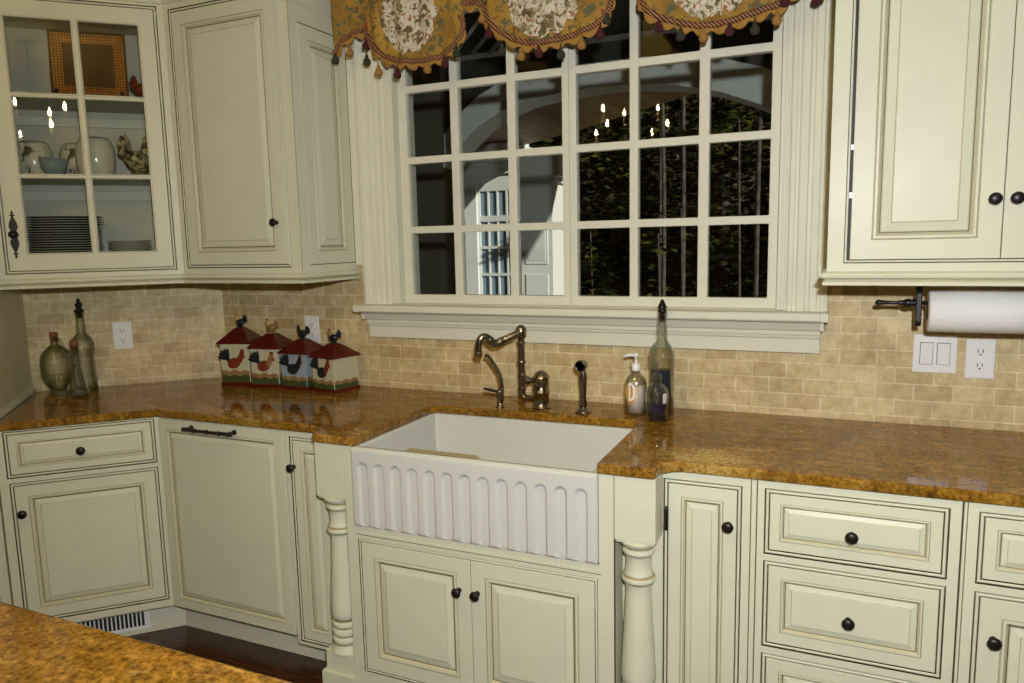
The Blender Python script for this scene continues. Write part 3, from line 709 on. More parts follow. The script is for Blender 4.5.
# ------------------------------------------------------------------ outlets and switches
def outlet(label, loc, rz):
    r = T('wall_outlet', label, 'outlet', loc, rz)
    m = MB(WHITE); m.box(-.0385, .0385, -.005, -.0003, -.0605, .0605); m.build('cover_plate', r, .003)
    for z in (-.021, .021):
        m = MB(WHITE, DARK); m.prism([(-.0165, -.0068), (.0165, -.0068), (.0165, -.005), (-.0165, -.005)], z-.014, z+.014, 0)
        for x in (-.0065, .0065): m.box(x-.0012, x+.0012, -.0072, -.0067, z-.002, z+.008, 1)
        m.lathe([(.0026, 0), (.0026, .0005), (0, .0005)], (0, -.0067, z-.008), 10, 1, 'y'); m.build('receptacle', r)
outlet('white double outlet on the angled tile wall near the glass bottles', (-2.930, 2.302, 1.135), R45)
outlet('white outlet plate half hidden behind the rooster canisters', (-2.118, 2.602, 1.150), 0)
outlet('white double outlet on the tile under the paper towels', (.386, 2.602, 1.131), 0)
r = T('light_switch', 'white plate with two rocker switches on the tile beside the outlet', 'light switch', (.266, 2.602, 1.142))
m = MB(WHITE); m.box(-.0595, .0595, -.005, -.0003, -.0595, .0595); m.build('cover_plate', r, .003)
for x in (-.023, .023):
    m = MB(WHITE, DARK); m.box(x-.0180, x+.0180, -.0056, -.0050, -.0345, .0345, 1); m.add([(x-.0165, -.0056, -.033), (x+.0165, -.0056, -.033), (x+.0165, -.0056, .033), (x-.0165, -.0056, .033), (x-.0165, -.0075, -.033), (x+.0165, -.0075, -.033), (x+.0165, -.0105, .033), (x-.0165, -.0105, .033)],
      [[4, 5, 6, 7], [0, 1, 5, 4], [1, 2, 6, 5], [2, 3, 7, 6], [3, 0, 4, 7]], 0); m.build('rocker', r)
    m = MB(WHITE, DARK); m.lathe([(.003, 0), (.003, .0012), (0, .0014)], (x, -.005, -.047), 10, 0, 'y'); m.build('screw', r)

# ------------------------------------------------------------------ upper cabinets
KC = (-2.470, 2.250); KL = (-2.930, 1.790); XR = -1.864
UZ0, UZ1 = 1.395, 2.62
RAIL = [(-.008, 1.412), (-.008, 1.374), (.004, 1.372), (.010, 1.374), (.010, 1.382), (.0035, 1.386), (.0035, 1.390), (.015, 1.394), (.017, 1.400), (.014, 1.406), (.002, 1.412)]
RMIS = [0, 0, 0, 0, 0, 1, 0, 0, 0, 0, 0]
CROWN = [(0, 2.46), (.008, 2.462), (.012, 2.470), (.012, 2.488), (.020, 2.50), (.040, 2.56), (.060, 2.60), (.066, 2.62), (.066, 2.64), (0, 2.64)]
UP = [KL, KC, (XR, 2.250), (XR, 2.601)]
def uppers():
    r = T('wall_cabinet', 'glass fronted cream corner wall cabinet holding dishes and rooster figures', 'cabinet', (*KL, 0), R45)
    Wd = .6505
    op = (.043, .612, 1.443, 2.438)
    face(r, .002, Wd, UZ0, 2.62, [op], None, back=False)
    d = MB(CREAM, GLAZE)
    ops = [(a, b, z0, z1) for a, b in ((.109, .325), (.349, .554)) for z0, z1 in ((1.508, 1.791), (1.807, 2.089), (2.105, 2.376))]
    d.holes(op[0], op[1], op[2], op[3], ops, 0, .020, 0, 0, True)
    for a, b, c, e in ops:
        d.bands(a-.004, b+.004, c-.004, e+.004, [(-.001, .0001, 0), (0, -.0006, 1), (.001, -.0018, 0), (.003, -.0018, 0), (.004, .0015, 0), (.0042, .004, 0)], fill=False)
    door = d.build('door', r)
    g = MB(PANE); g.box(.100, .563, .012, .0155, 1.50, 2.385); gl = g.build('glass', door)
    p = MB(IRON, xf=Matrix.Translation((.070, 0, 1.580)) @ Matrix.Diagonal((1.2, 1, 1.03, 1)) @ Matrix.Translation((-.070, 0, -1.580)))
    px, pz = .070, 1.580
    prof = [(0, -.088), (.0035, -.080), (.002, -.074), (.009, -.070), (.0025, -.066), (.004, -.060), (.010, -.044), (.0125, -.028), (.008, -.014), (.013, 0), (.008, .014), (.0125, .028), (.010, .044), (.004, .060), (.0025, .066), (.009, .070), (.002, .074), (.0035, .080), (0, .088)]
    vs = [(px+x, -.0035, pz+z) for x, z in prof]+[(px-x, -.0035, pz+z) for x, z in prof[-2:0:-1]]; n = len(vs)
    p.add(vs+[(v[0], -.0002, v[2]) for v in vs], [list(range(n)), list(range(n, 2*n))[::-1]]+[[k, (k+1) % n, n+(k+1) % n, n+k] for k in range(n)])
    p.lathe([(.0055, .003), (.005, .012), (.012, .017), (.0135, .022), (.010, .028), (0, .030)], (px, 0, pz), 16, 0, 'y')
    p.build('pull_handle', door)
    # interior boards (in plan: front edge, mitred right side, back, left side)
    inner = [(.012, .021), (Wd-.012, .021), (Wd+.15, .345), (.012, .345)]
    for z in (1.487, 2.42): m = MB(INSIDE); m.prism([(.012, .021), (.625, .021), (.76, .345), (.012, .345)], z, z+.018); m.build('interior_board', r)
    m = MB(INSIDE); m.box(-.001+.004, .012, .021, .36, 1.41, 2.60); m.prism([(.630, .021), (.640, .021), (.775, .345), (.765, .345)], 1.41, 2.60); m.box(.003, .77, .346, .360, 1.41, 2.60); m.build('carcass', r)
    for z in (1.806, 2.112):
        m = MB(INSIDE); m.prism([(.0125, .026), (.622, .026), (.755, .345), (.0125, .345)], z-.016, z); m.build('shelf', r)
        m = MB(TRIMW); m.box(.013, .755, .330, .3455, z-.080, z-.045); m.build('pale_shelf_strip', r)  # pale strip along the back below each shelf
    mb = MB(CREAM, GLAZE2); mb.sweep(UP, RAIL, 0, 1, 0, RMIS); mb.build('light_rail', r, world=True)
    mb = MB(CREAM, GLAZE2); mb.sweep(UP, CROWN, 0, 1); mb.build('crown_moulding', r, world=True)

    r = T('wall_cabinet', 'cream wall cabinet with a tall raised panel door, left of the window', 'cabinet', (*KC, 0))
    W2 = XR-KC[0]
    op = (.037, .542, 1.447, 2.425)
    face(r, .0005, W2-.012, UZ0, 2.62, [op], None)
    mb = MB(CREAM); mb.prism([(.004, .0085), (W2-.012, .0085), (W2-.012, .350), (-.135, .350)], UZ0, 2.62); mb.build('carcass', r)
    d = panel_door(r, 'door', *op, .98); knob(d, .497, 1.604)
    # decorated end panel towards the window
    X = Matrix.Translation((W2, 0, 0)) @ Matrix.Rotation(PI/2, 4, 'Z')
    mb = MB(CREAM, GLAZE, GLAZE2, WASH, xf=X)
    mb.holes(0, .351, UZ0, 2.62, [(.050, .340, 1.440, 2.330)], 0, .011, 0, 1); mb.quad((.05, .0075, 1.44), (.34, .0075, 1.44), (.34, .0075, 2.33), (.05, .0075, 2.33), 1)
    mb.bands(.0525, .3375, 1.4425, 2.3275, door_profile(1.0)); mb.box(0, .351, -.004, 0, 2.392, 2.404, 0); mb.box(.0, .0015, -.0006, 0, UZ0, 2.62, 1)
    mb.build('end_panel', r)
    mb = MB(CREAM, GLAZE2); mb.sweep(UP, RAIL, 1, 3, 0, RMIS); mb.build('light_rail', r, world=True)
    mb = MB(CREAM, GLAZE2); mb.sweep(UP, CROWN, 1, 3); mb.build('crown_moulding', r, world=True)

    r = T('wall_cabinet', 'cream two door wall cabinet above the paper towels, right of the window', 'cabinet', (-.043, 2.25, 0))
    ops = [(.0570, .4065, 1.444, 2.45), (.4085, .758, 1.444, 2.45)]
    mb = MB(CREAM, DARK); w = .0105
    mb.holes(0, .815, UZ0, 2.62, [(.056-w-.004, .758+w, 1.444-w, 2.45+w)], 0, .010, 0, 1); mb.quad((.03, .0095, 1.42), (.79, .0095, 1.42), (.79, .0095, 2.48), (.03, .0095, 2.48), 1)
    mb.bands(.056-.0125, .758+.008, 1.436, 2.458, [(0, .009, 0), (0, .001, 0), (.002, -.0006, 0), (.004, -.0006, 0), (.0055, .001, 0), (.0055, .009, 1)], fill=False)
    mb.build('face_frame', r)
    mb = MB(CREAM); mb.box(.0, .815, .0105, .351, UZ0, 2.62); mb.build('carcass', r)
    for i, (o, k) in enumerate(zip(ops, ((.386, 1.594), (.433, 1.594)))):
        d = panel_door(r, 'door', *o, 1.03, -.001); knob(d, *k, -.001)
        if i == 0:
            for z in (1.618, 1.745, 2.2): m = MB(WHITE); m.box(.0503, .0575, .001, .0045, z-.007, z+.007); m.build('hinge', d)
    pth = [(-.043, 2.601), (-.043, 2.25), (.772, 2.25), (.772, 2.601)]
    mb = MB(CREAM, GLAZE2); mb.sweep(pth, RAIL, 0, 3, 0, RMIS); mb.build('light_rail', r, world=True)
    mb = MB(CREAM); mb.sweep(pth, CROWN, 0, 3); mb.build('crown_moulding', r, world=True)
uppers()

# ------------------------------------------------------------------ paper towels
def towels():
    r = T('paper_towel_holder', 'black iron paper towel holder under the right wall cabinet', 'paper towel holder', (.202, 2.42, 1.291))
    z = .022
    m = MB(IRON)
    m.lathe([(0, -.115), (.006, -.112), (.009, -.104), (.0065, -.096), (.0055, -.070), (.0055, -.055), (.008, -.050), (.006, -.044), (.011, -.036), (.013, -.026), (.009, -.018), (.012, -.010), (.0065, 0), (.0065, .335), (.012, .337), (.012, .349), (0, .352)], (0, 0, z), 16, axis='x'); m.build('rod', r)
    for x in (-.010, .322):
        m = MB(IRON); pts = [(-.013, -.044), (.013, -.044), (.017, -.030), (.017, .05), (.026, .090), (.026, .1045), (-.026, .1045), (-.026, .090), (-.017, .05), (-.017, -.030)]
        vs = [(x, a, b) for a, b in pts]+[(x+.016, a, b) for a, b in pts]; n = len(pts)
        m.add(vs, [list(range(n))[::-1], list(range(n, 2*n))]+[[k, (k+1) % n, n+(k+1) % n, n+k] for k in range(n)]); m.build('bracket', r, .003)
    q = T('paper_towel_roll', 'white embossed paper towel roll hanging on the black iron holder', 'paper towels', (.224, 2.42, 1.291))
    m = MB(PAPER); m.lathe([(.029, 0), (.056, 0), (.060, .004), (.0605, .14), (.060, .276), (.056, .280), (.029, .280), (.029, 0)], seg=48, axis='x'); m.build('towel_roll', q)
    m = MB(CARD); m.lathe([(.0288, -.001), (.0288, .281), (.0288, .281), (.0302-.003, .281), (.0272, -.001), (.0288, -.001)], seg=32, axis='x'); m.build('core_tube', q)
towels()

# ------------------------------------------------------------------ things behind the cabinet glass
D0 = WM['wall_cabinet']
def dl(u, dep, z):
    p = D0 @ Vector((u, dep, z)); return (p.x, p.y, p.z)
def dishes():
    GOLD = mat('copper_gilt', (.45, .19, .035), .28, .25)
    gm = bsdf(GOLD); co = objco(GOLD); sp = N(GOLD, 'ShaderNodeSeparateXYZ'); L(GOLD, co, sp.inputs[0]); cb = N(GOLD, 'ShaderNodeCombineXYZ'); L(GOLD, sp.outputs['X'], cb.inputs['X']); L(GOLD, sp.outputs['Z'], cb.inputs['Y'])
    bk = N(GOLD, 'ShaderNodeTexBrick'); bk.offset = 0
    for k, v in (('Scale', 1.), ('Mortar Size', .0012), ('Brick Width', .011), ('Row Height', .011)): bk.inputs[k].default_value = v
    bk.inputs['Color1'].default_value = (.62, .25, .035, 1); bk.inputs['Color2'].default_value = (.50, .18, .03, 1); bk.inputs['Mortar'].default_value = (.05, .015, .006, 1)
    L(GOLD, cb.outputs[0], bk.inputs['Vector']); L(GOLD, bk.outputs['Color'], gm.inputs['Base Color'])
    BRN = mat('brown_lacquer', (.10, .042, .013), .25)
    r = T('decorative_plate', 'square copper patterned plate on a black easel, top shelf behind glass', 'plate', dl(.346, .20, 2.1125), R45)
    m = MB(GOLD, BRN, BLK, xf=Matrix.Translation((0, 0, .016)) @ Matrix.Rotation(-.12, 4, 'X') @ Matrix.Scale(1.07, 4))
    m.bands(-.130, .130, 0, .252, [(.0, .010, 1), (0, 0, 1), (.008, -.002, 1), (.010, -.001, 0), (.044, .004, 0), (.047, .012, 1)], 1)
    m.quad((-.13, .010, 0), (.13, .010, 0), (.13, .010, .252), (-.13, .010, .252), 1)
    m.build('plate', r)
    m = MB(BLK, xf=Matrix.Translation((0, 0, .016)) @ Matrix.Rotation(-.16, 4, 'X'))
    m.blob((0, .0095, .135), (.034, .003, .018), 0); m.blob((.026, .0095, .155), (.012, .003, .016), 0); m.blob((-.034, .0095, .152), (.012, .003, .022), 0); m.build('rooster_motif', r)
    m = MB(IRON); m.box(-.125, .125, -.022, .012, 0, .014)
    for x in (-.118, .118): m.tube(crv([(x, .0, .010), (x, -.020, .014), (x, -.026, .03), (x, -.018, .042)], 5), .008, 10)
    for x in (-.05, .05): m.tube([(x, .01, .008), (x*.4, .075, .006)], .006, 8); m.tube([(x*.4, .075, .006), (x*.2, .045, .18)], .005, 8)
    m.build('easel', r, .002)
    q = T('rooster_figurine', 'small red rooster figurine beside the copper plate on the top shelf', 'figurine', dl(.542, .13, 2.1125), R45+PI*.72)
    rooster('body', q, (0, 0, 0), .105, (1, 1, 2), 0, (REDP, REDP, YELP, TANP))
    q = T('rooster_figurine', 'mottled cream and brown rooster figurine on the middle shelf behind glass', 'figurine', dl(.502, .18, 1.8065), R45+1.05)
    MOT = mat('mottled_ceramic', (.4, .3, .15), .3); L(MOT, ramp(MOT, noise(MOT, objco(MOT), 55, 3), [(.42, (.07, .04, .02)), (.55, (.50, .40, .20))]), bsdf(MOT).inputs['Base Color'])
    rooster('body', q, (0, 0, 0), .165, (0, 0, 0), PI, (MOT, MOT, MOT, MOT))
    LEAF = mat('leaf_pattern_ceramic', (.6, .55, .4), .2)
    L(LEAF, ramp(LEAF, noise(LEAF, objco(LEAF), 26, 2, .5, 1.2), [(.36, (.13, .09, .05)), (.42, (.62, .58, .44))]), bsdf(LEAF).inputs['Base Color'])
    PLN = mat('plain_ceramic', (.60, .57, .44), .15)
    def jar(label, u, dep, s, mt):
        j = T('ceramic_jar', label, 'jar', dl(u, dep, 1.8065), R45)
        m = MB(mt); m.lathe([(0, .0005), (.052*s, .0005), (.060*s, .012*s), (.066*s, .06*s), (.064*s, .10*s), (.054*s, .128*s), (.044*s, .138*s), (.041*s, .134*s), (.050*s, .125*s), (.059*s, .10*s), (.060*s, .06*s), (.05*s, .014*s), (0, .010*s)], seg=36); m.build('jar_body', j)
    jar('cream jar with leaf pattern at the left of the middle shelf', .125, .19, 1.02, LEAF)
    jar('leaf patterned cream jar behind the pane bar on the middle shelf', .268, .265, 1.05, LEAF)
    jar('plain rounded cream jar in front of the leaf patterned jar', .352, .125, 1.12, PLN)
    b = T('glass_bowl', 'small blue grey glass bowl between the jars on the middle shelf', 'bowl', dl(.207, .10, 1.8065), R45)
    m = MB(mat('blue_grey_glass', (.22, .27, .28), .1)); m.lathe([(0, .0005), (.03, .0005), (.045, .03), (.052, .065), (.049, .065), (.042, .03), (.028, .006), (0, .005)], seg=28); m.build('bowl_body', b)
    DKP = mat('dark_plate_glaze', (.035, .04, .038), .2); LTP = mat('light_plate_glaze', (.42, .40, .29), .2); EDGE = mat('plate_edge', (.55, .55, .47), .25)
    def plate(rad, m1, m2):
        m = MB(m1, m2); m.lathe([(0, .0004), (rad*.62, .0004), (rad*.70, .003), (rad*.985, .0085), (rad, .0095), (rad*.985, .0108), (rad*.69, .0055), (rad*.60, .0030), (0, .0030)], seg=40, mis=[0, 0, 0, 1, 1, 0, 0, 0]); return m
    names = ['lowest', 'second from the bottom', 'third from the bottom', 'fourth from the bottom', 'fifth from the bottom', 'sixth from the bottom', 'seventh from the bottom', 'eighth from the bottom', 'ninth from the bottom', 'tenth from the bottom', 'eleventh from the bottom', 'twelfth from the bottom', 'third from the top', 'second from the top', 'topmost']
    base = None; z = 1.5055
    for i, nm in enumerate(names):
        o = plate(.141, DKP, EDGE).build('dinner_plate') if base is None else base.copy()
        if base is None: base = o
        else: COL.objects.link(o)
        jx = rnd.uniform(-.002, .002)+(.009 if i > 10 else 0)
        o.location = dl(.203+jx, .19+rnd.uniform(-.002, .002), z); z += .0097
        tag(o, 'dark dinner plate, %s of the tall stack behind the cabinet glass' % nm, 'plate', 'dinner plates on the bottom shelf')
    base = None; z = 1.5055
    for i, nm in enumerate(['lowest', 'second from the bottom', 'third from the bottom', 'third from the top', 'second from the top', 'topmost']):
        o = plate(.083, LTP, EDGE).build('side_plate') if base is None else base.copy()
        if base is None: base = o
        else: COL.objects.link(o)
        o.location = dl(.446+rnd.uniform(-.002, .002), .17, z); z += .0072
        tag(o, 'small pale side plate, %s of the short stack behind the cabinet glass' % nm, 'plate', 'side plates on the bottom shelf')
dishes()

# ------------------------------------------------------------------ valance
def valance():
    rc = (-.95, 2.50, 2.15)
    r = T('window_valance', 'mustard floral swagged valance with medallions and tasselled fringe over the window', 'curtain', rc)
    FAB = mat('mustard_floral_fabric', (.42, .23, .03), .85)
    m = FAB; co = objco(m)
    n1 = noise(m, co, 36, 4, .6, 1.0)
    base = ramp(m, noise(m, co, 9, 3), [(.35, (.24, .125, .014)), (.65, (.40, .225, .028))])
    vine = ramp(m, n1, [(.0, (0, 0, 0)), (.545, (0, 0, 0)), (.57, (1, 1, 1))])
    n2 = noise(m, co, 44, 2, .5, .6)
    flo = ramp(m, n2, [(.60, (.10, .10, .04)), (.62, (.22, .03, .015))], 'CONSTANT')
    c = mix(m, vine, base, flo)
    red = ramp(m, noise(m, co, 24, 2, .5), [(.70, (0, 0, 0)), (.73, (1, 1, 1))]); c = mix(m, red, c, (.30, .06, .03))
    sep = N(m, 'ShaderNodeSeparateXYZ'); L(m, co, sep.inputs[0])
    wn = math_(m, 'MULTIPLY', math_(m, 'SUBTRACT', noise(m, co, 22, 2), .5), .55)
    mask = None
    for cx, cz, rx, rz in ((-1.480, 2.345, .118, .135), (-.957, 2.312, .125, .110), (-.400, 2.285, .125, .100)):
        dx = math_(m, 'DIVIDE', math_(m, 'SUBTRACT', sep.outputs['X'], cx-rc[0]), rx); dz = math_(m, 'DIVIDE', math_(m, 'SUBTRACT', sep.outputs['Z'], cz-rc[2]), rz)
        d = math_(m, 'SQRT', math_(m, 'ADD', math_(m, 'MULTIPLY', dx, dx), math_(m, 'MULTIPLY', dz, dz)))
        k = math_(m, 'LESS_THAN', math_(m, 'ADD', d, wn), 1.0)
        mask = k if mask is None else math_(m, 'MAXIMUM', mask, k)
    inn = ramp(m, noise(m, co, 34, 3, .6, .9), [(.38, (.10, .075, .03)), (.46, (.30, .24, .11)), (.50, (.55, .50, .37)), (.58, (.62, .57, .44)), (.63, (.25, .04, .025)), (.68, (.35, .22, .05))])
    L(m, mix(m, mask, c, inn), bsdf(m).inputs['Base Color']); bump(m, noise(m, co, 400, 2), .2, .001)
    pb = [(-1.822, 2.243), (-1.769, 2.296), (-1.695, 2.317), (-1.664, 2.285), (-1.632, 2.240), (-1.572, 2.197), (-1.487, 2.177), (-1.38, 2.175), (-1.318, 2.199), (-1.272, 2.234), (-1.262, 2.287), (-1.300, 2.327), (-1.284, 2.347), (-1.232, 2.35), (-1.19, 2.334), (-1.168, 2.288), (-1.149, 2.262),
          (-1.082, 2.21), (-1.0, 2.181), (-.916, 2.18), (-.827, 2.194), (-.758, 2.22), (-.727, 2.26), (-.72, 2.32), (-.69, 2.40), (-.655, 2.40), (-.625, 2.30), (-.609, 2.243), (-.56, 2.206), (-.481, 2.174), (-.419, 2.163), (-.344, 2.165), (-.257, 2.182), (-.187, 2.203), (-.150, 2.24), (-.12, 2.26), (-.098, 2.24), (-.069, 2.212)]
    B = crv(pb, 8); n = len(B); nv = 22; top = 2.76
    def pos(i, v):
        b = B[i]; lo = max(0, min(1, (2.36-b.y)/.17)); xt = -1.825+1.76*i/(n-1)
        x = b.x+(xt-b.x)*v**1.2*.5; z = b.y+(top-b.y)*v
        y = 2.482-.020*math.sin(lo*PI/2)*(1-v)**.6-.035*lo*math.sin(PI*v)+.055*v
        f = math.sin(46*(x-.25*z)+6*v+2*math.sin(9*x)); y += .0115*f*(.35+v)+.004*math.sin(110*x+9*v)*(1-v)
        return (x-rc[0], y-rc[1], z-rc[2])
    mb = MB(FAB); vs = [pos(i, j/nv) for j in range(nv+1) for i in range(n)]
    mb.add(vs, [[j*n+i, j*n+i+1, (j+1)*n+i+1, (j+1)*n+i] for j in range(nv) for i in range(n-1)], 0, True)
    o = mb.build('fabric', r); s = o.modifiers.new('solid', 'SOLIDIFY'); s.thickness = .003; s.offset = 1
    ROPE = mat('maroon_gold_cord', (.10, .018, .015), .7); co = objco(ROPE); wv = N(ROPE, 'ShaderNodeTexWave'); wv.inputs['Scale'].default_value = 36; wv.inputs['Distortion'].default_value = 0
    mp = N(ROPE, 'ShaderNodeMapping'); mp.inputs['Rotation'].default_value = (0, .8, .0); L(ROPE, co, mp.inputs['Vector']); L(ROPE, mp.outputs[0], wv.inputs['Vector'])
    L(ROPE, ramp(ROPE, wv.outputs['Fac'], [(.70, (.075, .010, .012)), (.80, (.40, .22, .06))]), bsdf(ROPE).inputs['Base Color'])
    P = [Vector(pos(i, 0)) for i in range(n)]
    mb = MB(ROPE); mb.tube([p+Vector((0, -.006, .002)) for p in P], .0098, 10); mb.build('cord_trim', r)
    FR = mat('gold_fringe', (.33, .17, .03), .9)
    mb = MB(FR); vs = []
    acc = 0
    for i, p in enumerate(P):
        if i: acc += (P[i]-P[i-1]).length
        t = (P[min(i+1, n-1)]-P[max(i-1, 0)]); t.normalize()
        dn = Vector((t.z, 0, -t.x)); dn = dn if dn.z < 0 else -dn
        dn = (dn*.5+Vector((0, 0, -1))*.5)
        ln = .012+.020*abs(math.sin(acc*PI/.060))
        vs += [tuple(p+Vector((0, -.003, 0))), tuple(p+dn*ln+Vector((0, -.006+.003*math.sin(acc*300), 0)))]
    mb.add(vs, [[2*i, 2*i+2, 2*i+3, 2*i+1] for i in range(n-1)], 0, True)
    o = mb.build('fringe', r); s = o.modifiers.new('solid', 'SOLIDIFY'); s.thickness = .005; s.offset = 0
    cols = [mat('tassel_green', (.028, .028, .015), .9), mat('tassel_gold', (.30, .155, .03), .9), mat('tassel_maroon', (.055, .005, .008), .9)]
    meshes = []
    tp = [(-1.816, 2.225, 0), (-1.754, 2.247, 1), (-1.675, 2.263, 2), (-1.674, 2.205, 0), (-1.614, 2.158, 1), (-1.539, 2.143, 2), (-1.407, 2.146, 1), (-1.336, 2.159, 2), (-1.286, 2.188, 0), (-1.343, 2.298, 2), (-1.187, 2.294, 1), (-1.158, 2.237, 2), (-1.109, 2.174, 0), (-1.038, 2.149, 1), (-.971, 2.151, 2),
          (-.895, 2.139, 0), (-.817, 2.158, 1), (-.755, 2.185, 2), (-.734, 2.229, 0), (-.563, 2.182, 2), (-.493, 2.146, 0), (-.422, 2.134, 1), (-.344, 2.142, 2), (-.27, 2.138, 0), (-.208, 2.158, 1), (-.186, 2.205, 2), (-.098, 2.200, 2)]
    for x, z, k in tp:
        near = min(P, key=lambda p: abs(p.x+rc[0]-x)+.6*abs(p.z+rc[2]-z))
        if len([q for q in meshes if q[0] == k]) == 0:
            t = MB(cols[k]); t.lathe([(0, .030), (.0025, .029), (.0025, .018), (.006, .016), (.0075, .012), (.006, .008), (.0105, .004), (.0145, -.004), (.0150, -.011), (.0115, -.018), (.004, -.021), (0, -.0215)], seg=16, bumpf=lambda a, h: 1+(.06*math.sin(8*a) if h < 0 else 0)); o = t.build('tassel', r); meshes.append((k, o))
        else:
            o = [q for q in meshes if q[0] == k][0][1].copy(); COL.objects.link(o); o.parent = r
        o.location = (x-rc[0], near.y-.010, z-rc[2])
    mb = MB(TRIMW); mb.box(-1.83-rc[0], -.055-rc[0], .045, .075, 2.74-rc[2], 2.80-rc[2]); mb.build('mounting_board', r)
valance()

# ------------------------------------------------------------------ chandelier over the island
def chandelier():
    r = T('chandelier', 'candle chandelier hanging above the island, mirrored in the window panes', 'chandelier', (-1.44, -.10, 2.15))
    FL = mat('lit_bulb', (1, .8, .5), .3); b = bsdf(FL); b.inputs['Emission Color'].default_value = (1, .66, .20, 1); b.inputs['Emission Strength'].default_value = 430
    m = MB(IRON); m.tube([(0, 0, .70), (0, 0, .25)], .006, 8); m.lathe([(0, -.06), (.02, -.05), (.03, 0), (.015, .06), (.03, .14), (.02, .22), (0, .26)], seg=16); m.lathe([(.06, .695), (.06, .70), (0, .70)], seg=20); m.build('stem', r)
    for i in range(8):
        tier = i % 2; a = 2*PI*i/8+.3; R_ = .30 if not tier else .20; z = .03 if not tier else .17
        c, s = math.cos(a), math.sin(a)
        m = MB(IRON); m.tube(crv([(0, 0, z), (.4*R_*c, .4*R_*s, z-.05), (.9*R_*c, .9*R_*s, z-.04), (R_*c, R_*s, z+.02)], 6), .006, 8); m.lathe([(.012, z+.015), (.024, z+.022), (.022, z+.026), (0, z+.026)], (R_*c, R_*s, 0), 12); o = m.build('arm', r)
        m = MB(LABW); m.lathe([(.010, z+.026), (.010, z+.10), (0, z+.10)], (R_*c, R_*s, 0), 12); m.build('candle_sleeve', o)
        m = MB(FL); m.lathe([(.005, z+.10), (.011, z+.115), (.010, z+.13), (.003, z+.150), (0, z+.155)], (R_*c, R_*s, 0), 12); m.build('bulb', o)
chandelier()

